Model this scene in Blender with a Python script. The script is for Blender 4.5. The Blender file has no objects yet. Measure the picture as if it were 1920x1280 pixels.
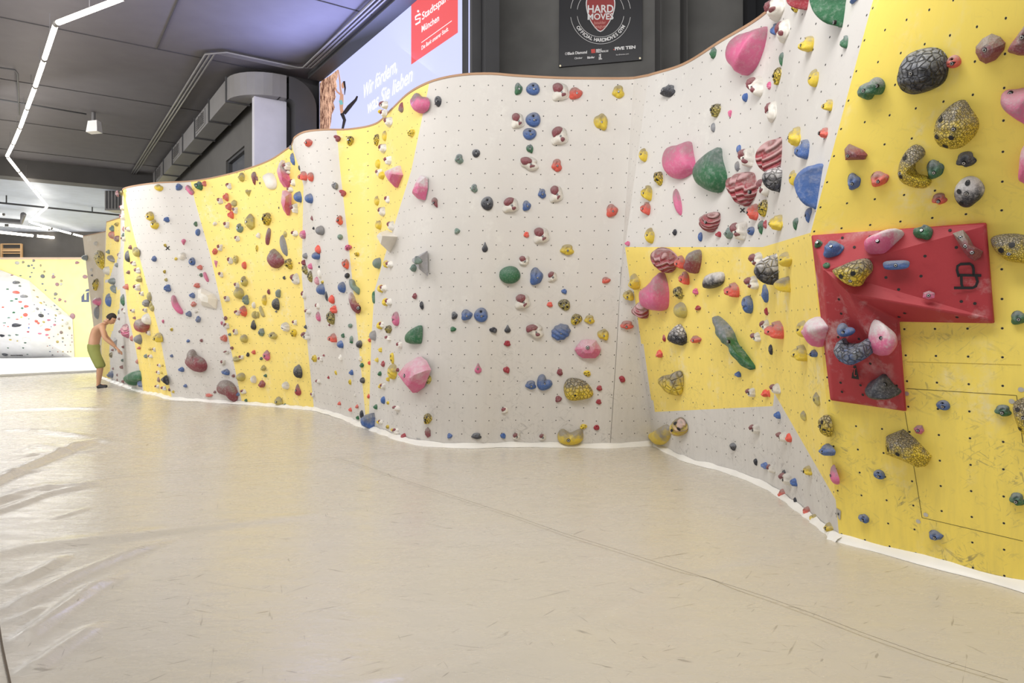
import bpy, bmesh, math, random
import numpy as np
from mathutils import Vector, Matrix
from mathutils.bvhtree import BVHTree

SC = bpy.context.scene
COL = SC.collection
F = 1280.0; CX = 960.0; HY = 602.0; CAMZ = 1.5      # focal length in pixels, principal column, horizon row

# ---------------------------------------------------------------- camera, world, lights, exposure
cam_d = bpy.data.cameras.new('camera'); cam = bpy.data.objects.new('camera', cam_d); COL.objects.link(cam)
cam_d.sensor_width = 36; cam_d.lens = 36 * F / 1920; cam_d.shift_y = (HY - 640) / 1920
cam_d.clip_end = 200
cam.location = (0, 0, CAMZ); cam.rotation_euler = (math.pi / 2, 0, 0)
SC.camera = cam
SC.view_settings.view_transform = 'Standard'
SC.view_settings.look = 'None'
SC.view_settings.gamma = 1
SC.view_settings.exposure = 0.0
SC.view_settings.use_curve_mapping = False
wd = bpy.data.worlds.new('World'); SC.world = wd; wd.use_nodes = True
wd.node_tree.nodes['Background'].inputs[0].default_value = (1.0, 0.99, 0.985, 1)
wd.node_tree.nodes['Background'].inputs[1].default_value = 0.52

def area(name, loc, target, sx, sy, power, col=(1, 1, 1)):
    l = bpy.data.lights.new(name, 'AREA'); l.shape = 'RECTANGLE'; l.size = sx; l.size_y = sy
    l.energy = power; l.color = col
    o = bpy.data.objects.new(name, l); COL.objects.link(o); o.location = loc
    o.rotation_euler = (Vector(target) - Vector(loc)).to_track_quat('-Z', 'Y').to_euler()
    return o
area('lamp_row', (-1.6, 3.6, 5.6), (-.6, 7.5, 1.2), 6, 1.0, 180, (1, .98, .95))
area('lamp_row', (-6.0, 7.5, 5.6), (-4.6, 12, 1.2), 6, 1.0, 172, (1, .98, .96))
area('lamp_row', (0.4, 1.6, 5.4), (2.9, 3.6, 1.0), 4, .8, 135, (1, .98, .95))
area('lamp_row', (-10.5, 12.5, 5.0), (-9, 17, 1.5), 5, 1.2, 140, (1, 1, 1))
area('lamp_row_far', (-17.5, 22.5, 4.75), (-17.5, 22.9, 0), 12, 3, 780, (1, 1, 1))
area('daylight_left', (-13.0, 9.5, 3.2), (-4, 8.5, 0.0), 7, 3.4, 300, (1, .97, .92))
area('screen_glow', (-2.35, 10.2, 5.1), (-3.6, 8.6, 6.0), 3.5, .7, 150, (.42, .46, 1))

# ---------------------------------------------------------------- pixel <-> place
def ray(px, py): return Vector(((px - CX) / F, 1.0, (HY - py) / F))
def at(px, py, d): return Vector((0, 0, CAMZ)) + ray(px, py) * d
def floor_at(px, py): return at(px, py, F * CAMZ / (py - HY))
def at_z(px, py, z): return at(px, py, (z - CAMZ) * F / (HY - py))
def proj(p): return (CX + F * p[0] / p[1], HY - F * (p[2] - CAMZ) / p[1])
def RF(a, b, z=0): return Vector((-.57 * a + .8217 * b, .8217 * a + .57 * b, z))

# ---------------------------------------------------------------- materials
def srgb(r, g, b):
    return tuple(((c / 255) / 12.92 if c / 255 <= .04045 else ((c / 255 + .055) / 1.055) ** 2.4) for c in (r, g, b)) + (1,)
class NT:
    def __init__(s, name):
        s.m = bpy.data.materials.new(name); s.m.use_nodes = True; s.t = s.m.node_tree; s.N = s.t.nodes
        s.b = s.N['Principled BSDF']
    def n(s, typ, **kw):
        x = s.N.new(typ)
        for k, v in kw.items(): setattr(x, k, v)
        return x
    def l(s, a, b): s.t.links.new(a, b)
    def val(s, x, sock):
        if hasattr(x, 'is_linked') or hasattr(x, 'links'): s.l(x, sock)
        else: sock.default_value = x
    def math(s, op, a, b=0.0, clamp=False):
        x = s.n('ShaderNodeMath', operation=op, use_clamp=clamp); s.val(a, x.inputs[0]); s.val(b, x.inputs[1]); return x.outputs[0]
    def noise(s, vec, scale, detail=3, rough=.5, dist=0):
        x = s.n('ShaderNodeTexNoise'); x.inputs['Scale'].default_value = scale; x.inputs['Detail'].default_value = detail
        x.inputs['Roughness'].default_value = rough; x.inputs['Distortion'].default_value = dist
        if vec is not None: s.l(vec, x.inputs['Vector'])
        return x.outputs['Fac']
    def ramp(s, v, a, b, c0=0.0, c1=1.0):
        x = s.n('ShaderNodeMapRange'); x.inputs[1].default_value = a; x.inputs[2].default_value = b
        x.inputs[3].default_value = c0; x.inputs[4].default_value = c1; s.l(v, x.inputs[0]); return x.outputs[0]
    def mix(s, f, a, b):
        x = s.n('ShaderNodeMix', data_type='RGBA'); s.val(f, x.inputs[0]); s.val(a, x.inputs[6]); s.val(b, x.inputs[7]); return x.outputs[2]
    def mapping(s, vec, sc=(1, 1, 1), rot=(0, 0, 0)):
        if any(rot):      # turn first, stretch after
            x = s.n('ShaderNodeMapping'); x.inputs['Rotation'].default_value = rot; s.l(vec, x.inputs[0]); vec = x.outputs[0]
        x = s.n('ShaderNodeMapping'); x.inputs['Scale'].default_value = sc
        s.l(vec, x.inputs[0]); return x.outputs[0]
    def bump(s, h, strength=.3, dist=.01):
        x = s.n('ShaderNodeBump'); x.inputs['Strength'].default_value = strength; x.inputs['Distance'].default_value = dist
        s.l(h, x.inputs['Height']); s.l(x.outputs[0], s.b.inputs['Normal'])
MATS = {}
def plain(name, rgb, rough=.6, metal=0, spec=.5, bumpsc=None, var=.06):
    if name in MATS: return MATS[name]
    k = NT(name); c = srgb(*rgb)
    tc = k.n('ShaderNodeTexCoord').outputs['Object']
    f = k.noise(tc, 3.0, 4)
    lo = tuple(x * (1 - var) for x in c[:3]) + (1,); hi = tuple(min(1, x * (1 + var)) for x in c[:3]) + (1,)
    k.l(k.mix(k.ramp(f, .3, .7), lo, hi), k.b.inputs['Base Color'])
    k.b.inputs['Roughness'].default_value = rough; k.b.inputs['Metallic'].default_value = metal
    k.b.inputs['Specular IOR Level'].default_value = spec
    if bumpsc: k.bump(k.noise(tc, bumpsc, 4), .3, .01)
    MATS[name] = k.m; return k.m
def glow(name, rgb, strength):
    if name in MATS: return MATS[name]
    k = NT(name); c = srgb(*rgb)
    k.b.inputs['Base Color'].default_value = tuple(x * .15 for x in c[:3]) + (1,); k.b.inputs['Emission Color'].default_value = c
    k.b.inputs['Emission Strength'].default_value = strength; k.b.inputs['Roughness'].default_value = .4
    MATS[name] = k.m; return k.m

def wall_mat(name, rgb, ox, oy, dirt, holes=True):
    """painted plywood: bolt holes every 16 cm, chalk smears, rubber scuffs"""
    k = NT(name); c = srgb(*rgb)
    uv = k.n('ShaderNodeUVMap').outputs[0]
    sx = k.n('ShaderNodeSeparateXYZ'); k.l(uv, sx.inputs[0])
    n1 = k.noise(uv, 1.3, 5, .6); n2 = k.noise(k.mapping(uv, (9, 1.4, 1)), 2.2, 4, .6)
    col = k.mix(k.ramp(n1, .35, .75, 0, .5), c, tuple(x * .93 for x in c[:3]) + (1,))
    chalk = k.math('MULTIPLY', k.ramp(k.noise(k.mapping(uv, (1.5, .8, 1)), 1.7, 5, .65), .53, .72, 0, .8), k.ramp(k.noise(uv, 16, 4, .7), .4, .62))
    col = k.mix(k.math('MULTIPLY', chalk, .55), col, (.86, .85, .80, 1))
    # scuffs: short strokes, thicker near the mat
    low = k.ramp(sx.outputs[1], 0.0, 2.4, 1.0, .12)
    scf = None
    for rz, ss, th in ((.5, 3.1, .585), (-.7, 3.7, .59), (1.5, 4.3, .60)):
        q = k.ramp(k.noise(k.mapping(uv, (2.6, 11, 1), (0, 0, rz)), ss, 3, .6, 1.0), th, th + .09, 0, .7); scf = q if scf is None else k.math('MAXIMUM', scf, q)
    scf2 = k.ramp(k.noise(uv, 2.1, 4, .65), .45, .62)
    sc = k.math('MULTIPLY', k.math('MULTIPLY', scf, scf2), k.math('MULTIPLY', low, dirt))
    gen = k.math('MULTIPLY', k.ramp(n2, .42, .72, 0, .14), k.math('MULTIPLY', low, dirt))
    col = k.mix(k.math('ADD', sc, gen, True), col, (.13, .12, .115, 1))
    if holes:
        def cell(v, o, p=.16):
            w = k.math('FRACT', k.math('DIVIDE', k.math('SUBTRACT', v, o), p)); w = k.math('SUBTRACT', w, .5); return k.math('MULTIPLY', w, w)
        d = k.math('SQRT', k.math('ADD', cell(sx.outputs[0], ox + .08), cell(sx.outputs[1], oy + .08)))
        dot = k.math('LESS_THAN', d, .038); ring = k.math('LESS_THAN', d, .052)
        col = k.mix(k.math('MULTIPLY', ring, .3), col, (.35, .33, .30, 1))
        col = k.mix(dot, col, (.012, .011, .011, 1))
    k.l(col, k.b.inputs['Base Color']); k.b.inputs['Roughness'].default_value = .62
    k.bump(k.noise(uv, 60, 3), .08, .003)
    return k.m

# ---------------------------------------------------------------- object helpers
def link(name, me, parent=None):
    o = bpy.data.objects.new(name, me); COL.objects.link(o)
    if parent is not None: o.parent = parent
    return o
def mesh(name, verts, faces, mats, parent=None, smooth=False, midx=None):
    me = bpy.data.meshes.new(name); me.from_pydata([tuple(v) for v in verts], [], faces)
    for m in (mats if isinstance(mats, (list, tuple)) else [mats]): me.materials.append(m)
    if midx: me.polygons.foreach_set('material_index', midx)
    if smooth: me.polygons.foreach_set('use_smooth', [True] * len(me.polygons))
    me.update(); return link(name, me, parent)
def tag(o, label=None, cat=None, group=None, kind=None):
    if label: o['label'] = label
    if cat: o['category'] = cat
    if group: o['group'] = group
    if kind: o['kind'] = kind
    return o
class MB:
    """collects shapes for one mesh"""
    def __init__(s): s.v = []; s.f = []; s.mi = []
    def add(s, v, f, mi=0):
        b = len(s.v); s.v += [Vector(p) for p in v]; s.f += [tuple(b + i for i in q) for q in f]; s.mi += [mi] * len(f)
    def hexa(s, p, mi=0):     # 8 points: bottom loop then top loop
        s.add(p, [(0, 3, 2, 1), (4, 5, 6, 7), (0, 1, 5, 4), (1, 2, 6, 5), (2, 3, 7, 6), (3, 0, 4, 7)], mi)
    def box(s, lo, hi, mi=0, fn=None):
        p = [(lo[0], lo[1], lo[2]), (hi[0], lo[1], lo[2]), (hi[0], hi[1], lo[2]), (lo[0], hi[1], lo[2])]
        p += [(x, y, hi[2]) for x, y, _ in p]
        if fn: p = [fn(*q) for q in p]
        s.hexa(p, mi)
    def tube(s, pts, r, n=10, mi=0, rads=None, cap=True):
        pts = [Vector(p) for p in pts]; up = Vector((0, 0, 1)); rings = []; v = []
        for i, p in enumerate(pts):
            t = (pts[min(i + 1, len(pts) - 1)] - pts[max(i - 1, 0)]).normalized()
            a = t.cross(up)
            if a.length < .05: a = t.cross(Vector((1, 0, 0)))
            a.normalize(); b = a.cross(t).normalized(); rr = rads[i] if rads else r
            v += [p + (a * math.cos(2 * math.pi * j / n) + b * math.sin(2 * math.pi * j / n)) * rr for j in range(n)]
        f = []
        for i in range(len(pts) - 1):
            for j in range(n):
                f.append((i * n + j, i * n + (j + 1) % n, (i + 1) * n + (j + 1) % n, (i + 1) * n + j))
        if cap: f += [tuple(range(n - 1, -1, -1)), tuple((len(pts) - 1) * n + j for j in range(n))]
        s.add(v, f, mi)
    def build(s, name, mats, parent=None, smooth=False):
        return mesh(name, s.v, s.f, mats, parent, smooth, s.mi)
def text_mesh(body, size, fn, mb=None, mi=0, bold=0, align='LEFT', spacing=1.0, shear=0):
    """letters as mesh; fn maps (x, y) on the sign to a place"""
    c = bpy.data.curves.new('t', 'FONT'); c.body = body; c.size = size; c.align_x = align; c.space_character = spacing
    c.offset = bold; c.shear = shear; c.resolution_u = 3
    o = bpy.data.objects.new('t', c); COL.objects.link(o)
    bpy.context.view_layer.update()
    me = bpy.data.meshes.new_from_object(o.evaluated_get(bpy.context.evaluated_depsgraph_get()))
    v = [fn(p.co.x, p.co.y) for p in me.vertices]; f = [tuple(q.vertices) for q in me.polygons]
    bpy.data.objects.remove(o); bpy.data.curves.remove(c); bpy.data.meshes.remove(me)
    mb = mb or MB(); mb.add(v, f, mi); return mb

# ================================================================ the climbing wall
# stations: base pixel, top pixel, top height (z) ; optional mid pixel + depth ; sharp flag
ST = [
 dict(b=(186, 703), t=(155, 443), z=4.0, s=1),
 dict(b=(192, 708), t=(198, 434), z=4.0, s=1),
 dict(b=(193, 709), t=(200, 416), z=4.0, s=1),
 dict(b=(206, 713), t=(226, 408), z=4.0, s=1),
 dict(b=(272, 737), t=(229, 384), z=3.95, s=1),
 dict(b=(300, 741), t=(230, 362), z=3.95),
 dict(b=(325, 748), t=(236, 352), z=4.0),
 dict(b=(390, 753), t=(290, 343), z=4.02),
 dict(b=(455, 757), t=(362, 339), z=4.05),
 dict(b=(500, 760), t=(430, 326), z=4.12),
 dict(b=(555, 765), t=(500, 303), z=4.2),
 dict(b=(592, 768), t=(546, 274), z=4.25, s=1),
 dict(b=(625, 777), t=(549, 266), z=4.25),
 dict(b=(655, 787), t=(553, 257), z=4.25),
 dict(b=(668, 793), t=(572, 247), z=4.25),
 dict(b=(680, 798), t=(608, 243), z=4.25),
 dict(b=(689, 801), t=(655, 242), z=4.25),
 dict(b=(694, 803), t=(704, 232), z=4.22),
 dict(b=(715, 810), t=(734, 205), z=4.2),
 dict(b=(740, 819), t=(762, 178), z=4.2),
 dict(b=(773, 829), t=(791, 160), z=4.2),
 dict(b=(801, 834), t=(823, 148), z=4.22),
 dict(b=(844, 837), t=(867, 140), z=4.24),
 dict(b=(893, 838), t=(920, 138), z=4.24),
 dict(b=(943, 836), t=(973, 142), z=4.22),
 dict(b=(1020, 836), t=(1055, 146), z=4.2),
 dict(b=(1116, 838), t=(1160, 147), z=4.18),
 dict(b=(1143, 838), t=(1189, 146), z=4.17, s=1),
 dict(b=(1226, 833), t=(1216, 141), z=4.13, m=(1172, 463, 7.55), s=1),
 dict(b=(1290, 864), t=(1282, 120), z=4.08, m=(1250, 463, 7.0)),
 dict(b=(1360, 883), t=(1350, 78), z=4.05, m=(1340, 463, 6.35)),
 dict(b=(1440, 914), t=(1435, 24), z=4.03, m=(1430, 462, 5.6)),
 dict(b=(1505, 958), t=(1530, -90), z=4.0, m=(1475, 450, 4.95)),
 dict(b=(1574, 1012), t=(1790, -560), z=4.1, m=(1520, 436, 4.3), s=1),
]
def expand():
    P0, P1, P2 = [], [], []
    for s in ST:
        P0.append(floor_at(*s['b'])); P2.append(at_z(s['t'][0], s['t'][1], s['z']))
        if 'm' in s: P1.append(at(s['m'][0], s['m'][1], s['m'][2]))
        else: P1.append(None)
    # near corner: top follows the crease seen in the picture up to the frame edge, then straight on
    i = len(ST) - 1
    c0 = at(1637, 0, 3.62); P2[i] = P1[i] + (c0 - P1[i]) * ((4.1 - P1[i].z) / (c0.z - P1[i].z))
    P2[i - 1] = at(1506, -60, 4.75)
    for j in range(len(ST)):
        if P1[j] is None: P1[j] = P0[j].lerp(P2[j], .47)
    return P0, P1, P2
P0, P1, P2 = expand()
def cr(a, b, c, d, t):
    return .5 * ((2 * b) + (c - a) * t + (2 * a - 5 * b + 4 * c - d) * t * t + (3 * b - a - 3 * c + d) * t ** 3)
def sample(rows, i0, i1, step):
    """sample stations i0..i1 of the three rows along a spline, broken at sharp stations"""
    out = []
    for i in range(i0, i1):
        L = max((rows[0][i + 1] - rows[0][i]).length, (rows[2][i + 1] - rows[2][i]).length)
        n = max(2, int(L / step))
        for k in range(n + (1 if i == i1 - 1 else 0)):
            t = k / n; q = []
            for R in rows:
                a = R[i - 1] if (i > i0 and not ST[i].get('s')) else R[i] * 2 - R[i + 1]
                d = R[i + 2] if (i + 2 <= i1 and not ST[i + 1].get('s')) else R[i + 1] * 2 - R[i]
                q.append(cr(a, R[i], R[i + 1], d, t))
            out.append(q)
    return out
def inpoly(x, y, poly):
    c = False; n = len(poly); j = n - 1
    for i in range(n):
        if (poly[i][1] > y) != (poly[j][1] > y) and x < (poly[j][0] - poly[i][0]) * (y - poly[i][1]) / (poly[j][1] - poly[i][1]) + poly[i][0]: c = not c
        j = i
    return c
WALLGEO = []      # (verts, faces, uvs) for the ray caster
def ribbon(name, cols, vstep, polys, mats, extra_rows=None):
    nv = int(4.2 / vstep); verts = []; uvs = []; ul = 0
    for ci, (a, b, c) in enumerate(cols):
        if ci: ul += .5 * ((a - cols[ci - 1][0]).length + (b - cols[ci - 1][1]).length)
        l1 = (b - a).length; l2 = (c - b).length; n1 = int(nv * .47)
        for r in range(nv + 1):
            if r <= n1: t = r / n1; p = a.lerp(b, t); v = l1 * t
            else: t = (r - n1) / (nv - n1); p = b.lerp(c, t); v = l1 + l2 * t
            verts.append(p); uvs.append((ul, v))
    faces = []; R = nv + 1
    for ci in range(len(cols) - 1):
        for r in range(nv): faces.append((ci * R + r, (ci + 1) * R + r, (ci + 1) * R + r + 1, ci * R + r + 1))
    WALLGEO.append((verts, faces, uvs, name))
    bm = bmesh.new(); uvl = bm.loops.layers.uv.new('UVMap')
    bv = [bm.verts.new(v) for v in verts]
    for f in faces:
        q = bm.faces.new([bv[i] for i in f])
        for lp, i in zip(q.loops, f): lp[uvl].uv = uvs[i]
    # crisp paint edges: cut the panels along each painted line
    for mi, poly, cuts in polys:
        for (x0, y0, x1, y1) in cuts:
            A = at(x0, y0, 10); B = at(x1, y1, 10); O = Vector((0, 0, CAMZ)); n = (A - O).cross(B - O).normalized()
            lo, hi = min(y0, y1) - 6, max(y0, y1) + 6; xl, xh = min(x0, x1) - 8, max(x0, x1) + 8
            near = []
            for f in bm.faces:
                ok = False
                for w in f.verts:
                    px, py = proj(w.co)
                    if lo <= py <= hi and xl <= px <= xh: ok = True; break
                if ok: near.append(f)
            g = set(near)
            for f in near: g.update(f.edges); g.update(f.verts)
            bmesh.ops.bisect_plane(bm, geom=list(g), dist=1e-5, plane_co=O, plane_no=n)
    for f in bm.faces:
        c = f.calc_center_median(); x, y = proj(c)
        for mi, poly, cuts in polys:
            if inpoly(x, y, poly): f.material_index = mi
        f.smooth = True
    me = bpy.data.meshes.new(name); bm.to_mesh(me); bm.free()
    for m in mats: me.materials.append(m)
    me.set_sharp_from_angle(angle=math.radians(25))
    o = link(name, me); tag(o, kind='structure')
    return o
def seg(poly): return [(poly[i][0], poly[i][1], poly[(i + 1) % len(poly)][0], poly[(i + 1) % len(poly)][1]) for i in range(len(poly))]
iA = 28; iB = len(ST) - 1
cols_main = sample((P0, P1, P2), 0, iA, .07)
cols_side = sample((P0, P1, P2), iA, iB, .06)
Y0 = [(199, 400), (226, 395), (226, 464), (219, 488), (212, 500), (206, 520), (196, 528), (205, 530), (226, 546), (224, 576), (205, 640), (207, 722), (189, 722), (192, 576), (195, 530), (199, 440)]
TAN = [(150, 430), (199, 430), (199, 440), (195, 530), (192, 576), (189, 720), (150, 720)]
Y1 = [(228, 340), (236, 345), (236, 375), (246, 420), (265, 495), (297, 617), (325, 760), (271, 745), (252, 640), (240, 590), (231, 500), (234, 432), (231, 372)]
Y2 = [(355, 300), (357, 338), (365, 375), (395, 480), (430, 640), (456, 765), (590, 780), (576, 640), (572, 595), (566, 520), (567, 445), (569, 348), (560, 311), (551, 286), (546, 266), (540, 250)]
Y3 = [(629, 215), (631, 243), (638, 320), (655, 470), (671, 630), (685, 775), (687, 815), (692, 815), (692, 775), (696, 640), (702, 545), (732, 445), (771, 320), (806, 150), (806, 130)]
m_white = wall_mat('white_painted_plywood', (216, 212, 207), 0, 0, .5)
m_yellow = wall_mat('yellow_painted_plywood', (248, 224, 128), 0, 0, .4)
m_tan = wall_mat('bare_beige_plywood', (206, 190, 164), 0, 0, .3, False)
MAIN = ribbon('wall_left', cols_main, .08, [(1, Y0, []), (2, TAN, []), (1, Y1, seg(Y1[2:-1])[:10]), (1, Y2, seg(Y2[1:-2])[:13]), (1, Y3, seg(Y3[1:])[:12])], [m_white, m_yellow, m_tan])
Y4 = [(1172, 463), (1430, 463), (1520, 436), (1560, 760), (1590, 960), (1579, 958), (1452, 737), (1449, 761), (1227, 772)]
SIDE = ribbon('wall_back', cols_side, .07, [(1, Y4, [(1172, 463, 1430, 463), (1430, 463, 1520, 436), (1579, 958, 1452, 737), (1452, 737, 1449, 761), (1449, 761, 1227, 772)])],
              [wall_mat('white_side_plywood', (216, 213, 209), 0.05, .03, .6), wall_mat('yellow_side_plywood', (248, 223, 118), .05, .03, .7)])
# near yellow panel on the right: starts at the crease, runs past the frame
R0, R1, R2 = P0[iB], P1[iB], P2[iB]
def extr(a, b, k): return a + (b - a) * k
b2 = floor_at(1920, 1104); m2 = at(1920, 425, 3.52); t2 = at(1920, 0, 3.02)
t2 = m2 + (t2 - m2) * ((4.1 - m2.z) / (t2.z - m2.z))
cols_r = []
for k in range(25):
    t = k / 24 * 1.75
    cols_r.append([extr(R0, b2, t), extr(R1, m2, t), extr(R2, t2, t)])
RIGHT = ribbon('wall_right', cols_r, .12, [], [wall_mat('yellow_near_plywood', (253, 228, 108), .02, .05, 1.0)])

# ray caster on all panels
_v = []; _f = []; _o = []
for (v, f, u, nm) in WALLGEO:
    b = len(_v); _v += v; _f += [tuple(b + i for i in q) for q in f]; _o += [nm] * len(f)
TREE = BVHTree.FromPolygons([tuple(p) for p in _v], _f)
def hit(px, py):
    d = ray(px, py).normalized()
    for dx in (0, 2, -2, 4, -4, 7, -7, 10):
        for dy in (0, 4, -4, 8):
            dd = ray(px + dx, py + dy).normalized()
            loc, n, idx, dist = TREE.ray_cast(Vector((0, 0, CAMZ)), dd)
            if loc is not None:
                if n.dot(dd) > 0: n = -n
                if dx or dy: loc = at(px, py, loc.y)
                return loc, n
    return None
def plane_pt(px, py, org, n, h):
    d = ray(px, py); O = Vector((0, 0, CAMZ)); return O + d * (((org + n * h) - O).dot(n) / d.dot(n))

# plywood top edge, and the white welt of the mat along the foot of the wall
m_ply = plain('bare_plywood_edge', (178, 142, 112), .7)
def edge_strip(name, cols, row):
    v = []; f = []
    for i, q in enumerate(cols):
        p = q[2]; a = cols[max(0, i - 1)][2]; b = cols[min(len(cols) - 1, i + 1)][2]
        t = (b - a); t.z = 0; t.normalize(); n = Vector((-t.y, t.x, 0))
        if n.y < 0 and False: n = -n
        for o, z in ((-.006, -.012), (-.006, .012), (.05, .012), (.05, -.012)): v.append(p + n * o + Vector((0, 0, z)))
    for i in range(len(cols) - 1):
        for j in range(4): f.append((i * 4 + j, i * 4 + (j + 1) % 4, (i + 1) * 4 + (j + 1) % 4, (i + 1) * 4 + j))
    o = mesh(name, v, f, m_ply); tag(o, kind='structure'); return o
edge_strip('trim_1', cols_main, 2); edge_strip('trim_2', cols_side, 2)
m_welt = plain('white_vinyl_welt', (238, 236, 230), .35)
def welt(name, cols, w, h):
    v = []; f = []; pr = [(-.01, h * 1.2), (-w * .25, h * 1.1), (-w * .7, h * .7), (-w, .001)]; rnd = random.Random(4)
    base = [q[0] for q in cols]; base.insert(0, base[0] + (base[0] - base[1]).normalized() * .06); base.append(base[-1] + (base[-1] - base[-2]).normalized() * .06)
    for i, p in enumerate(base):
        a = base[max(0, i - 1)]; b = base[min(len(base) - 1, i + 1)]; t = (b - a); t.z = 0; t.normalize(); n = Vector((-t.y, t.x, 0))
        j = 1 + .12 * math.sin(i * .9) + rnd.uniform(-.08, .08)
        for o, z in pr: v.append(p + n * (o * j if o < -.02 else o) + Vector((0, 0, z * j)))
    for i in range(len(base) - 1):
        for j in range(3): f.append((i * 4 + j, i * 4 + j + 1, (i + 1) * 4 + j + 1, (i + 1) * 4 + j))
    o = mesh(name, v, f, m_welt, smooth=True); tag(o, kind='structure')
welt('baseboard_left', cols_main, .085, .04); welt('baseboard_back', cols_side, .055, .035); welt('baseboard_right', cols_r, .060, .040)

# open joints between the sheets of the near panel and on the white curve
m_joint = plain('dark_joint', (60, 52, 40), .9)
def joints(name, lines, w=.0022, mat=m_joint):
    mb = MB()
    for pts in lines:
        P = []
        for i in range(len(pts) - 1):
            for k in range(9):
                t = k / 8; P.append((pts[i][0] + (pts[i + 1][0] - pts[i][0]) * t, pts[i][1] + (pts[i + 1][1] - pts[i][1]) * t))
        H = [hit(*p) for p in P]; H = [h for h in H if h]
        for a, b in zip(H[:-1], H[1:]):
            t = b[0] - a[0]
            if t.length < 1e-4 or t.length > 1: continue
            s = t.normalized().cross(a[1]).normalized() * w
            mb.add([a[0] + a[1] * .0012 - s, b[0] + b[1] * .0012 - s, b[0] + b[1] * .0012 + s, a[0] + a[1] * .0012 + s], [(0, 1, 2, 3)])
    o = mb.build(name, mat); tag(o, kind='structure')
joints('trim_3', [[(1700, 728), (1906, 741)], [(1697, 772), (1729, 970), (1918, 1014)], [(1906, 741), (1918, 830)]], .0013)
joints('trim_4', [[(1144, 836), (1157, 640), (1165, 500)]], .003, plain('grey_joint', (120, 116, 110), .9))
joints('trim_5', [[(1700, 678), (1780, 680), (1915, 684)]], .001, plain('yellow_joint', (176, 150, 60), .9))

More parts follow.
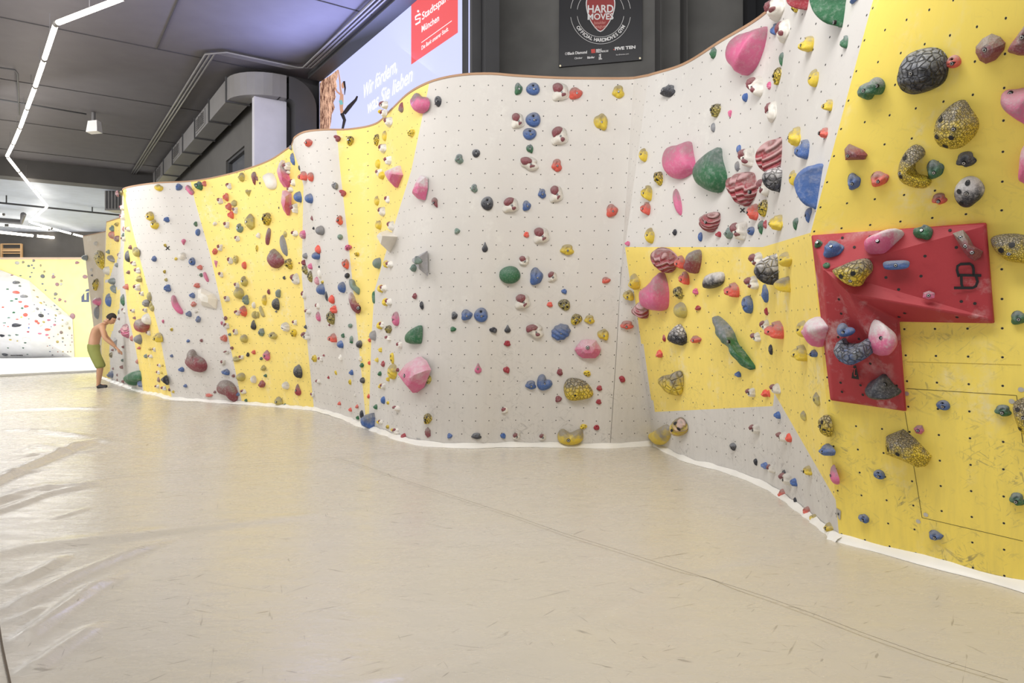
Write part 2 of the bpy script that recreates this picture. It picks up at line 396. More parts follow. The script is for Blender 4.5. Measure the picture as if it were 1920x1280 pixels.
# ================================================================ floor
def build_floor():
    ds = [1.2]
    while ds[-1] < 21.5: ds.append(ds[-1] * 1.0085)
    ds = np.array(ds)
    xs = np.concatenate([np.arange(-18, -6, .2), np.arange(-6, 2.0, .035), np.arange(2.0, 6, .1)])
    X, Y = np.meshgrid(xs, ds); Z = np.zeros_like(X)
    Xs = X; keep = Y > 0
    def ridge(px, w, h, fade=.25, skew=0):
        nonlocal Z
        P = [floor_at(*p) for p in px]; best = np.full(X.shape, 1e9); tt = np.zeros_like(X); L = sum((b - a).length for a, b in zip(P[:-1], P[1:])); acc = 0
        for a, b in zip(P[:-1], P[1:]):
            dx, dy = b.x - a.x, b.y - a.y; l2 = dx * dx + dy * dy
            t = np.clip(((X - a.x) * dx + (Y - a.y) * dy) / l2, 0, 1)
            dd = np.hypot(X - a.x - dx * t, Y - a.y - dy * t); m = dd < best
            best = np.where(m, dd, best); tt = np.where(m, (acc + t * math.sqrt(l2)) / L, tt); acc += math.sqrt(l2)
        e = np.clip((1 - tt) / fade, 0, 1) * np.clip((tt + .03) / .1, 0, 1)
        Z += 1.5 * h * np.exp(-(best / w) ** 2) * e
    ridge([(-60, 930), (0, 900), (90, 860), (150, 834), (182, 822)], .075, .040, .2)
    ridge([(182, 822), (210, 828), (260, 833)], .05, .02, .9)
    ridge([(-60, 955), (0, 940), (60, 916), (130, 912), (240, 897)], .07, .018)
    ridge([(-60, 975), (0, 958), (90, 925), (200, 905)], .06, .015)
    ridge([(20, 1142), (130, 1085), (225, 1045), (330, 1008)], .045, .022)
    ridge([(35, 1205), (110, 1150), (170, 1105), (240, 1072)], .045, .024)
    ridge([(45, 1265), (110, 1220), (160, 1188), (200, 1164)], .04, .020)
    ridge([(25, 1096), (80, 1068), (126, 1040)], .035, .016)
    ridge([(30, 1165), (75, 1140), (80, 1138)], .03, .012)
    ridge([(-40, 1050), (50, 1026), (200, 1008), (480, 978), (700, 955), (900, 930)], .10, .012, .5)
    ridge([(640, 1300), (800, 1262), (960, 1228), (1100, 1172), (1250, 1112), (1440, 1062), (1600, 1010)], .12, .013, .3)
    ridge([(0, 770), (120, 765), (250, 768)], .10, .02)
    ridge([(0, 735), (100, 731), (180, 727), (300, 742)], .10, .02, .5)
    ridge([(240, 747), (300, 752), (420, 756)], .05, .015)
    ridge([(0, 808), (60, 806), (110, 813), (180, 820)], .06, .02)
    rnd = random.Random(9)
    for i in range(16):
        x = rnd.uniform(-40, 120); y = rnd.uniform(760, 1000); l = rnd.uniform(60, 170)
        ridge([(x, y), (x + l * .5, y - rnd.uniform(4, 18)), (x + l, y - rnd.uniform(8, 32))], rnd.uniform(.03, .06), rnd.uniform(.004, .010))
    Z += .004 * np.sin(X * 2.1 + np.sin(Y * 1.3) * 1.5) * np.sin(Y * 1.7 + X * .6) * np.clip((-X + 1) / 4, .25, 1)
    nr, nc = X.shape
    co = np.stack([X, Y, Z], -1).reshape(-1, 3)
    i = np.arange(nr - 1)[:, None] * nc + np.arange(nc - 1)[None]
    q = np.stack([i, i + 1, i + nc + 1, i + nc], -1).reshape(-1, 4)
    me = bpy.data.meshes.new('floor'); me.vertices.add(len(co)); me.vertices.foreach_set('co', co.ravel())
    me.loops.add(q.size); me.loops.foreach_set('vertex_index', q.ravel()); me.polygons.add(len(q))
    me.polygons.foreach_set('loop_start', np.arange(0, q.size, 4)); me.polygons.foreach_set('use_smooth', np.ones(len(q), bool))
    me.update(calc_edges=True)
    k = NT('beige_vinyl_mat_cover'); tc = k.n('ShaderNodeTexCoord').outputs['Object']
    big = k.noise(tc, .45, 4, .6); mid = k.noise(k.mapping(tc, (1, 4, 1), (0, 0, .12)), 1.8, 5, .65)
    col = k.mix(k.ramp(big, .35, .65), srgb(204, 198, 188), srgb(206, 198, 180))
    col = k.mix(k.ramp(mid, .4, .75, 0, .3), col, srgb(192, 187, 176))
    tot = None
    for rz, s, th, a in ((.35, 2.4, .70, .5), (-.5, 2.1, .70, .5), (1.2, 2.7, .71, .45), (-.1, 3.0, .70, .35), (2.2, 2.5, .71, .5)):
        m = k.mapping(tc, (1.6, 15, 1), (0, 0, rz)); f = k.ramp(k.noise(m, s, 2, .5, .8), th, th + .05, 0, a)
        tot = f if tot is None else k.math('MAXIMUM', tot, f)
    col = k.mix(tot, col, (.20, .17, .14, 1))
    sp = k.ramp(k.noise(tc, 90, 1), .80, .82, 0, .8)
    col = k.mix(sp, col, (.9, .9, .9, 1))
    k.l(col, k.b.inputs['Base Color'])
    k.l(k.ramp(k.noise(k.mapping(tc, (1, 3, 1)), 3, 4, .6), .3, .7, .20, .34), k.b.inputs['Roughness'])
    k.b.inputs['Specular IOR Level'].default_value = .45
    hh = k.math('ADD', k.noise(k.mapping(tc, (1, 2.2, 1), (0, 0, .1)), 3.5, 4, .6), k.math('MULTIPLY', k.noise(tc, 24, 3), .25))
    k.bump(hh, .35, .012)
    me.materials.append(k.m)
    o = link('floor', me); tag(o, kind='structure')
build_floor()
# floor beyond the sheet edge: the bright far mat, one step up
m_far = plain('white_far_mat', (240, 240, 238), .5)
mb = MB(); E_ = [floor_at(-500, 707), floor_at(0, 706), floor_at(185, 697), floor_at(240, 690)]
lo = E_ + [Vector((-6, 30, 0)), Vector((-60, 30, 0))]; n_ = len(lo); up = [p + Vector((0, 0, .06)) for p in lo]
mb.add(lo + up, [tuple(range(n_, 2 * n_))] + [(i, (i + 1) % n_, n_ + (i + 1) % n_, n_ + i) for i in range(n_)])
tag(mb.build('floor', m_far), kind='structure')
# welded seams of the mat cover
def floor_line(name, lines, w, mat, zz=.016):
    mb = MB()
    for pts in lines:
        P = [floor_at(*p) for p in pts]
        for a, b in zip(P[:-1], P[1:]):
            t = (b - a).normalized(); s = Vector((-t.y, t.x, 0)) * w
            z = Vector((0, 0, zz)); mb.add([a - s + z, b - s + z, b + s + z, a + s + z], [(0, 1, 2, 3)])
    tag(mb.build(name, mat), kind='structure')
m_seam = plain('dark_mat_seam', (120, 110, 96), .8)
floor_line('trim_6', [[(628, 861), (680, 876), (740, 898), (850, 934), (960, 970), (1060, 1006), (1170, 1040), (1290, 1079), (1360, 1101), (1440, 1127), (1530, 1160), (1620, 1195), (1740, 1238), (1890, 1284)],
                      [(0, 918), (120, 905), (240, 893), (360, 884), (480, 873), (560, 867), (628, 861), (720, 853), (830, 844)]], .0022, m_seam, .021)
floor_line('trim_7', [[(-6, 1150), (4, 1215), (20, 1290)]], .004, plain('stitched_seam', (96, 84, 70), .8), .012)

# ================================================================ the red L-shaped volume on the near panel
def red_volume():
    o0, n = hit(1690, 560)
    H = lambda x, y, h: plane_pt(x, y, o0, n, h)
    hb = .03
    outer = [(1521, 441), (1850, 417), (1865, 606), (1685, 603), (1700, 771), (1557, 750)]
    base = [H(x, y, -.05) for x, y in outer]; lip = [H(x, y, hb) for x, y in outer]
    V1 = H(1543, 506, .15); V2 = H(1596, 553, .20); TR = H(1846, 421, .045); RR = H(1861, 601, .05); BR = H(1697, 766, .045); BL = H(1561, 746, .045); K1 = H(1683, 600, .035)
    v = base + lip + [V1, V2, TR, RR, BR, BL, K1]
    i1, i2, iT, iR, iB_, iL, iK = range(12, 19)
    f = [(i, (i + 1) % 6, 6 + (i + 1) % 6, 6 + i) for i in range(6)]
    f += [(6, iT, 7), (6, i1, iT), (7, iT, iR, 8), (6, iL, i1), (6, 11, iL), (11, 10, iB_, iL), (8, iR, iK, 9), (9, iK, iB_, 10)]
    f += [(i1, i2, iR, iT), (i1, iL, iB_, i2), (i2, iK, iR), (i2, iB_, iK)]
    me = bpy.data.meshes.new('climbing_volume'); me.from_pydata([tuple(p) for p in v], [], f); 
    bm = bmesh.new(); bm.from_mesh(me); bmesh.ops.recalc_face_normals(bm, faces=bm.faces); 
    bmesh.ops.bevel(bm, geom=[e for e in bm.edges if e.is_manifold and e.calc_face_angle(0) > .5 and not e.is_boundary], offset=.012, segments=3, affect='EDGES', profile=.6)
    bm.to_mesh(me); bm.free()
    k = NT('red_textured_volume'); T = k.n('ShaderNodeTexCoord').outputs['Object']
    n1 = k.noise(T, 5, 5, .7); n2 = k.noise(T, 2, 3); 
    ch = k.math('MULTIPLY', k.ramp(n1, .5, .68, 0, .75), k.ramp(n2, .48, .62))
    col = k.mix(ch, srgb(170, 52, 60), (.72, .60, .60, 1)); k.l(col, k.b.inputs['Base Color']); k.b.inputs['Roughness'].default_value = .6
    k.bump(k.noise(T, 160, 2), .25, .002); me.materials.append(k.m)
    vol = link('climbing_volume', me)
    tag(vol, 'large red L-shaped volume with sloping facets on the near yellow panel', 'climbing volume', 'plywood volumes')
    # into the ray caster
    b = len(_v); _v.extend([Vector(p) for p in v]); _f.extend([tuple(b + i for i in q) for q in f])
    return vol, o0, n
VOL, VO, VN = red_volume()
TREE = BVHTree.FromPolygons([tuple(p) for p in _v], _f)
m_logo = plain('black_print', (22, 22, 26), .6)
def on_surface(px, py, lift=.003):
    h = hit(px, py); return h[0] + h[1] * lift
def print_poly(mb, pts, lift=.003):
    mb.add([on_surface(x, y, lift) for x, y in pts], [tuple(range(len(pts)))])
def stroke(mb, pts, w, off=(0, 0), s=4, lift=.003):
    """ribbon of constant pixel width following the surface"""
    P = [Vector((off[0] + x / s, off[1] + y / s)) for x, y in pts]; L = []; R = []
    for i, p in enumerate(P):
        t = (P[min(i + 1, len(P) - 1)] - P[max(0, i - 1)]).normalized(); q = Vector((-t.y, t.x)) * w / 2
        L.append(p + q); R.append(p - q)
    for i in range(len(P) - 1): print_poly(mb, [L[i], L[i + 1], R[i + 1], R[i]], lift)
# letters lying on their side and the small climber mark
mb = MB(); o = (1440, 320)
stroke(mb, [(1432, 795), (1418, 745), (1422, 715), (1445, 700), (1515, 697), (1535, 712), (1542, 740), (1543, 782)], 5.2, o)
stroke(mb, [(1425, 782), (1600, 785)], 5.2, o)
stroke(mb, [(1450, 790), (1452, 850), (1462, 880)], 5.2, o); stroke(mb, [(1560, 790), (1572, 830), (1560, 865), (1535, 878), (1395, 878)], 5.2, o)
lg = mb.build('printed_logo', m_logo, VOL); tag(lg, 'black letter logo printed sideways')
mb = MB(); o = (1440, 640)
Q_ = lambda pts, l: print_poly(mb, [(o[0] + x / 4, o[1] + y / 4) for x, y in pts], l)
Q_([(628, 274), (634, 232), (645, 222), (672, 222), (686, 284)], .003); Q_([(640, 196), (643, 180), (662, 176), (666, 196)], .003); Q_([(646, 196), (666, 196), (672, 224), (640, 226)], .003)
lg = mb.build('printed_mark', m_logo, VOL)
mb = MB(); stroke(mb, [(628, 200), (648, 203), (662, 200)], 1.4, o, lift=.006); stroke(mb, [(654, 200), (650, 240), (652, 252), (660, 256), (665, 248)], 1.4, o, lift=.006)
mb.build('printed_figure', plain('volume_red_print', (190, 60, 66), .6), VOL)

def socket(px, py, r=.0085):
    h = hit(px, py)
    if not h: return
    X_ = Vector((0, 0, 1)).cross(h[1]).normalized(); Y_ = h[1].cross(X_); c = h[0] + h[1] * .002; n_ = 10
    mb = MB(); mb.add([c + X_ * r * math.cos(6.283 * i / n_) + Y_ * r * math.sin(6.283 * i / n_) for i in range(n_)], [tuple(range(n_))]); return mb
m_sock = plain('dark_socket', (34, 28, 28), .7)
for x, y in ((558, 503), (765, 495), (648, 573), (1003, 475), (1365, 447), (1413, 575), (1178, 640), (1148, 790), (885, 800), (980, 890), (533, 963), (550, 1070), (983, 1095), (1025, 1067), (1418, 1097), (1450, 980), (1552, 995), (528, 1247), (683, 1260)): socket(1440 + x / 4, 320 + y / 4).build('bolt_socket', m_sock, VOL)
for x, y in ((540, 142), (768, 165), (546, 308), (695, 327), (556, 377), (712, 399), (962, 332), (880, 425)): socket(1440 + x / 4, 640 + y / 4).build('bolt_socket', m_sock, VOL)
wb = MB()
for x, y in ((1914.5, 730), (1897, 752), (1700, 737.5), (1736, 964.5), (1721.8, 977)): q_ = socket(x, y, .014); wb.add(q_.v, q_.f)
tag(wb.build('trim_13', plain('steel_washer', (206, 206, 204), .35, .6)), kind='structure')

# ================================================================ climbing holds
from mathutils import noise as MN
HC = dict(w=(232, 228, 220), r=(158, 50, 62), R=(224, 92, 76), b=(66, 100, 162), B=(44, 46, 56), g=(44, 104, 68), G=(118, 140, 130),
          y=(226, 198, 58), o=(190, 176, 92), k=(212, 104, 146), m=(132, 62, 72), x=(128, 130, 136), c=(160, 160, 166))
CN = dict(w='white', r='dark red', R='coral red', b='blue', B='black', g='green', G='grey green', y='yellow', o='olive yellow', k='pink', m='maroon', x='grey', c='pale grey')
HM = {}
def hold_mat(c, cells=False, grime=.5, top='d'):
    key = (c, cells, grime, top)
    if key in HM: return HM[key]
    k = NT('%s_resin' % CN[c].replace(' ', '_')); base = srgb(*HC[c]); T = k.n('ShaderNodeTexCoord')
    gx = k.n('ShaderNodeSeparateXYZ'); k.l(T.outputs['Generated'], gx.inputs[0])
    n = k.noise(T.outputs['Object'], 2.2, 5, .65); n2 = k.noise(T.outputs['Object'], 9, 4, .7)
    y = k.math('ADD', gx.outputs[1], k.math('MULTIPLY', k.math('SUBTRACT', n, .5), 1.1))
    g = k.math('MULTIPLY', k.ramp(y, .36, .78, 0, min(1, grime * 1.6)), k.ramp(n2, .25, .6, .65, 1))
    dust = {'d': (.24, .22, .20, 1), 'l': (.64, .62, .62, 1)}[top]
    if c in 'BgbG' and top == 'd': dust = (.20, .21, .23, 1)
    if c == 'w': dust = (.42, .40, .37, 1)
    col = k.mix(g, base, dust)
    col = k.mix(k.ramp(n2, .48, .85, 0, .28), col, (.75, .74, .73, 1) if c not in 'wy' else (.80, .76, .6, 1))
    k.l(col, k.b.inputs['Base Color']); k.b.inputs['Roughness'].default_value = .5
    if cells == 'wave':
        w = k.n('ShaderNodeTexWave', wave_type='BANDS', bands_direction='DIAGONAL'); w.inputs['Scale'].default_value = 2.0; w.inputs['Distortion'].default_value = 2.2; w.inputs['Detail Scale'].default_value = .7
        k.l(T.outputs['Object'], w.inputs['Vector']); k.bump(w.outputs['Fac'], .8, .03)
        k.l(k.mix(k.ramp(w.outputs['Fac'], .55, .85, 0, .62), col, (.62, .42, .42, 1)), k.b.inputs['Base Color'])
    elif cells:
        v = k.n('ShaderNodeTexVoronoi', feature='DISTANCE_TO_EDGE'); v.inputs['Scale'].default_value = 2.6 if cells is True else cells
        k.l(T.outputs['Object'], v.inputs['Vector']); e = k.ramp(v.outputs['Distance'], 0, .12)
        k.bump(e, .9, .02)
        k.l(k.mix(k.ramp(v.outputs['Distance'], 0, .03, .35, 0), col, (.05, .045, .04, 1)), k.b.inputs['Base Color'])
    else: k.bump(n2, .25, .02)
    HM[key] = k.m; return k.m
M_SPOT = plain('black_rubber_spot', (26, 26, 30), .6)
M_BOLT = plain('steel_bolt', (190, 190, 192), .3, .9)
M_HOLE = plain('dark_bolt_recess', (16, 16, 18), .8)

def resample(pts, n, smooth):
    m = len(pts); out = []
    if smooth:
        den = []
        for i in range(m):
            a, b, c, d = [Vector(pts[(i + j) % m]) for j in (-1, 0, 1, 2)]
            for k in range(12): den.append(cr(a, b, c, d, k / 12))
    else:
        den = []
        for i in range(m):
            a, b = Vector(pts[i]), Vector(pts[(i + 1) % m])
            for k in range(12): den.append(a.lerp(b, k / 12))
    L = [0]
    for i in range(len(den)): L.append(L[-1] + (den[(i + 1) % len(den)] - den[i]).length)
    j = 0
    for i in range(n):
        s = L[-1] * i / n
        while L[j + 1] < s: j += 1
        t = (s - L[j]) / max(1e-9, L[j + 1] - L[j]); out.append(den[j].lerp(den[(j + 1) % len(den)], t))
    return out
def dome(out, h, rings=7, blunt=.3, power=.55, peak=None, fn=None, rim=-.06):
    """star-shaped outline -> closed-in relief; local x right, y up, z out of the wall"""
    n = len(out); c = Vector((sum(p[0] for p in out) / n, sum(p[1] for p in out) / n)) if peak is None else Vector(peak)
    v = []; f = []
    lv = [(1.0, rim), (1.0, h * blunt * .75), (.965, h * blunt)]
    for i in range(1, rings): lv.append((.965 * (1 - i / rings), None))
    for ti, (t, z) in enumerate(lv):
        for p in out:
            q = c + (Vector(p) - c) * t
            zz = z if z is not None else h * (blunt + (1 - blunt) * (1 - (t / .965) ** 2) ** power)
            if fn and ti > 1: zz = fn(q.x, q.y, zz, t)
            v.append((q.x, q.y, zz))
    zc = fn(c.x, c.y, h, 0) if fn else h
    v.append((c.x, c.y, zc))
    for r in range(len(lv) - 1):
        for j in range(n): f.append((r * n + j, r * n + (j + 1) % n, (r + 1) * n + (j + 1) % n, (r + 1) * n + j))
    b = (len(lv) - 1) * n
    for j in range(n): f.append((b + j, b + (j + 1) % n, b + n))
    return v, f, zc
def add_spots(v, f, spots, lift):
    """round caps laid on the relief; returns how many faces were there before"""
    n0 = len(f); bt = BVHTree.FromPolygons(v, f)
    for a, b, r in spots:
        P = []
        for k in range(15):
            x = a + (r * math.cos(6.2832 * k / 14) if k < 14 else 0); y = b + (r * math.sin(6.2832 * k / 14) if k < 14 else 0)
            h = bt.ray_cast(Vector((x, y, 9)), Vector((0, 0, -1)))
            if h[0] is None: break
            P.append((x, y, h[0].z + lift))
        if len(P) < 15: continue
        m = len(v); v.extend(P); f.extend([(m + k, m + (k + 1) % 14, m + 14) for k in range(14)])
    return n0
def lump(a, s, sd): return lambda x, y, z, t: z + a * (MN.noise(Vector((x * s + sd, y * s, sd * 3.7))) * 1.6)
def circ(fn, n=26): return [(fn(2 * math.pi * i / n) * math.cos(2 * math.pi * i / n), fn(2 * math.pi * i / n) * math.sin(2 * math.pi * i / n)) for i in range(n)]
def norm_out(o):
    x0 = min(p[0] for p in o); x1 = max(p[0] for p in o); y0 = min(p[1] for p in o); y1 = max(p[1] for p in o)
    return [((p[0] - (x0 + x1) / 2) * 2 / (x1 - x0), (p[1] - (y0 + y1) / 2) * 2 / (y1 - y0)) for p in o]
CACHE = {}
def hold_mesh(S, c, var):
    key = (S, c, var)
    if key in CACHE: return CACHE[key]
    rd = random.Random(hash((ord(S), var)) & 0xffff); p1, p2, p3 = [rd.uniform(0, 6.28) for _ in range(3)]
    mats = [hold_mat(c)]; mi = None; smooth = True; spots = None
    if S == 'b':      # jug: lumpy body with a scooped pocket under a lip
        o = norm_out(circ(lambda a: 1 + .13 * math.sin(2 * a + p1) + .10 * math.sin(3 * a + p2) + .05 * math.sin(5 * a + p3)))
        L = lump(.16, 2.2, var + 1)
        v, f, zc = dome(o, .75, 8, .25, .5, fn=lambda x, y, z, t: L(x, y, z, t) - .34 * math.exp(-((x - .1) ** 2 + (y - .38) ** 2) / .09) * (t < .9) + .10 * math.exp(-((x + .05) ** 2 / .5 + (y + .15) ** 2 / .05)))
    elif S == 'e':
        o = circ(lambda a: 1 + .05 * math.sin(2 * a + p1)); o = norm_out(o); v, f, zc = dome(o, .75, 8, .12, .55)
    elif S == 't':
        o = norm_out(resample([(0, -1.15), (.42, -.35), (.72, .25), (.45, .8), (-.1, .92), (-.6, .6), (-.68, .1), (-.36, -.5)], 26, True)); v, f, zc = dome(o, .6, 7, .25, .6, peak=(0, .25))
    elif S == 'T':
        o = norm_out(resample([(0, 1.15), (-.42, .35), (-.72, -.25), (-.45, -.8), (.1, -.92), (.6, -.6), (.68, -.1), (.36, .5)], 26, True)); v, f, zc = dome(o, .6, 7, .25, .6, peak=(0, -.25))
    elif S == 'p':
        o = norm_out(resample([(math.cos(a + p1) * rd.uniform(.75, 1.1), math.sin(a + p1) * rd.uniform(.75, 1.1)) for a in [0, 1.0, 2.1, 3.2, 4.2, 5.3]], 6, False)); v, f, zc = dome(o, .6, 2, .35, .7, peak=(rd.uniform(-.3, .2), rd.uniform(-.2, .3))); smooth = False
    elif S == 'v':
        o = [(-.9, .75), (.95, .55), (.1, -1)]; o = norm_out(resample(o, 3, False)); v, f, zc = dome(o, .6, 1, .08, 1, peak=(0, .15)); smooth = False
    elif S == 'c':
        o = norm_out(circ(lambda a: 1 - .5 * math.exp(-((a - .9) / .6) ** 2) + .06 * math.sin(3 * a + p1), 30)); v, f, zc = dome(o, .7, 8, .25, .55, peak=(-.25, -.2), fn=lambda x, y, z, t: z - .2 * math.exp(-((x - .15) ** 2 + (y - .2) ** 2) / .06) * (t < .9))
    elif S == 'l':
        o = norm_out(circ(lambda a: 1 / (abs(math.cos(a)) ** 3.5 + abs(math.sin(a)) ** 3.5) ** (1 / 3.5) * (1 + .03 * math.sin(3 * a + p1)), 28)); v, f, zc = dome(o, .7, 6, .4, .6, fn=lump(.07, 2, var))
    elif S == 's':
        o = norm_out(circ(lambda a: 1 + .09 * math.sin(2 * a + p1) + .05 * math.sin(9 * a), 36)); v, f, zc = dome(o, .7, 12, .25, .6, fn=lambda x, y, z, t: z + .07 * math.sin(14 * (y * .8 + x * .55) + 1.5 * x * y) * (t < .96))
        if c in 'rk': mats = [hold_mat(c, 'wave')]
    elif S == 'k':    # round hold with finger pockets
        o = norm_out(circ(lambda a: 1 + .04 * math.sin(3 * a + p1), 30)); PK = [(.05, .45, .16), (-.45, -.1, .07), (.45, -.15, .08)]
        v, f, zc = dome(o, .6, 11, .3, .5, fn=lambda x, y, z, t: z - sum((.42 if r > .1 else .18) * math.exp(-((x - a) ** 2 + (y - b) ** 2) / (r * r * 1.6)) for a, b, r in PK))
        mats.append(M_HOLE); spots = [(a, b, r * .75) for a, b, r in PK]
    elif S == 'y':    # rock with round black rubber spots
        o = norm_out(circ(lambda a: 1 + .10 * math.sin(2 * a + p1) + .07 * math.sin(3 * a + p2), 30)); v, f, zc = dome(o, .7, 11, .3, .55, fn=lump(.14, 3.2, var + 5))
        mats = [hold_mat(c, 3.0), M_SPOT]; spots = [(-.55, .3, .19), (.4, .45, .2), (.55, -.3, .19), (-.15, -.55, .2), (0.0, 0.05, .15)]
    elif S == 'd':
        o = norm_out(circ(lambda a: 1 + .15 * math.sin(2 * a + p1) + .12 * math.sin(3 * a + p2) + .05 * math.sin(6 * a + p3), 30)); v, f, zc = dome(o, .7, 8, .22, .55, fn=lump(.12, 2.0, var + 2))
        mats = [hold_mat('w', False, .45)]
    n0 = len(f)
    if isinstance(spots, list): n0 = add_spots(v, f, spots, .022)
    me = bpy.data.meshes.new('climbing_hold'); me.from_pydata(v, [], f)
    for m in mats: me.materials.append(m)
    for p in me.polygons:
        p.use_smooth = smooth
        if p.index >= n0: p.material_index = 1
    me['zc'] = zc
    CACHE[key] = me; return me
def patch_mesh(var, c='m'):
    key = ('patch', var, c)
    if key in CACHE: return CACHE[key]
    o = norm_out(resample([(-.9, .1), (-.5, .75), (.2, 1), (.9, .6), (.7, -.1), (.1, -.45), (-.5, -.85)] if var % 2 else [(-.8, .5), (0, 1), (.8, .5), (.9, -.2), (.2, -.9), (-.5, -.6)], 24, True))
    v, f, zc = dome(o, .42, 7, .1, .55, fn=lump(.05, 3, var))
    me = bpy.data.meshes.new('red_pad'); me.from_pydata(v, [], f); me.materials.append(hold_mat('m', False, .25)); me.polygons.foreach_set('use_smooth', [True] * len(f))
    CACHE[key] = me; return me
def bolt_mesh():
    if 'bolt' in CACHE: return CACHE['bolt']
    mb = MB(); n = 16
    def ringv(r, z): return [(r * math.cos(2 * math.pi * i / n), r * math.sin(2 * math.pi * i / n), z) for i in range(n)]
    prof = [(1.35, -1.2), (1.35, .15), (1.15, .3), (1.0, .3), (1.0, .55), (.85, .62), (.5, .62), (.5, .1)]
    v = []; [v.extend(ringv(r, z)) for r, z in prof]; f = []
    for k in range(len(prof) - 1):
        for i in range(n): f.append((k * n + i, k * n + (i + 1) % n, (k + 1) * n + (i + 1) % n, (k + 1) * n + i))
    f.append(tuple((len(prof) - 1) * n + i for i in range(n)))
    me = bpy.data.meshes.new('bolt'); me.from_pydata(v, [], f); me.materials.append(M_BOLT); me.materials.append(M_HOLE)
    for p in me.polygons:
        if len(p.vertices) > 4 or (p.index < 3 * n): p.material_index = 1
    CACHE['bolt'] = me; return me

# ---- labels
LAND = []       # (px, py, size, short name)
PANELS = [('yellow strip at the far left', Y0), ('narrow beige panel', TAN), ('slim yellow stripe at left', Y1), ('wide yellow panel', Y2), ('yellow wedge stripe', Y3), ('yellow band in the corner', Y4)]
def panel_of(x, y):
    for n, p in PANELS:
        if inpoly(x, y, p): return n
    if x < 275: return 'white panel at the far left'
    if x < 470: return 'white left panel'
    if x < 700: return 'white folded strip'
    if x < 1172 or (x < 1226 and y > 463): return 'white curved panel'
    if inpoly(x, y, [(1150, -50), (1640, -50), (1637, 0), (1520, 436), (1430, 463), (1172, 463)]): return 'white upper corner panel'
    if inpoly(x, y, [(1220, 770), (1452, 740), (1580, 960), (1575, 1020), (1220, 860)]): return 'white lower corner panel'
    return 'yellow panel at right'
SW = dict(b='lumpy', e='smooth rounded', t='pointed', T='teardrop', p='faceted', v='triangular', c='crescent', l='long', s='ridged', k='pocketed', y='black-spotted', d='')
ITEMS = []
def parse(ox, oy, sc, txt):
    for e in txt.replace('\n', ';').split(';'):
        q = e.split()
        if not q: continue
        x, y, w, h = [float(t) for t in q[:4]]; S = q[4]; c = q[5] if len(q) > 5 else 'w'; rot = float(q[6]) if len(q) > 6 else 0
        ITEMS.append([ox + x / sc, oy + y / sc, w / sc, h / sc, S, c, rot])
def frame_of(n):
    X = Vector((0, 0, 1)).cross(n); X.normalize()
    if X.x < 0 and abs(n.y) > .2: X = -X
    Y = n.cross(X); 
    if Y.z < 0: X = -X; Y = -Y
    return X, Y
def place(me, it, name='climbing_hold'):
    x, y, w, h, S, c, rot = it
    H = hit(x, y)
    if H is None: print('MISS', it); return None
    loc, n = H; X, Y = frame_of(n)
    d = loc.y; view = (loc - Vector((0, 0, CAMZ))).normalized()
    hview = Vector((view.x, view.y, 0)).normalized(); side = Vector((hview.y, -hview.x, 0))
    cf = abs(X.dot(side)); sf = abs(n.dot(side))
    wv = w * d / F; hr = h * d / F; mn = min(wv, hr) if max(wv, hr) > 1.6 * min(wv, hr) else (wv + hr) / 2
    pro = .40 * mn * (1 + .8 * sf); al = max(.35, 1 - .7 * pro * sf / wv); wr = min(al * wv / max(.2, cf), 1.9 * wv); dep = pro / .375
    r = math.radians(rot); 
    if rot: # bounding box of a rotated shape: take w/h as along-shape sizes
        pass
    A = X * math.cos(r) + Y * math.sin(r); B = -X * math.sin(r) + Y * math.cos(r)
    sgn = 1 if A.cross(B).dot(n) > 0 else -1
    off = -side * 0
    # the bulk stands off the wall, so shift the foot away from where it leans in view
    lean = n.dot(side) * pro * .40
    loc = loc - X * (lean / max(.35, cf)) * (1 if X.dot(side) > 0 else -1)
    M = Matrix(((A.x, B.x, n.x, loc.x), (A.y, B.y, n.y, loc.y), (A.z, B.z, n.z, loc.z), (0, 0, 0, 1)))
    o = link(name, me); sc = (wr / 2, hr / 2, dep / 2)
    o.matrix_world = M @ Matrix.Diagonal((sc[0], sc[1], sc[2], 1))
    return o, sc, loc, n
def child(name, me, parent, loc, sc, rz=0):
    o = link(name, me, parent); o.location = loc; o.scale = sc; o.rotation_euler = (0, 0, rz); return o

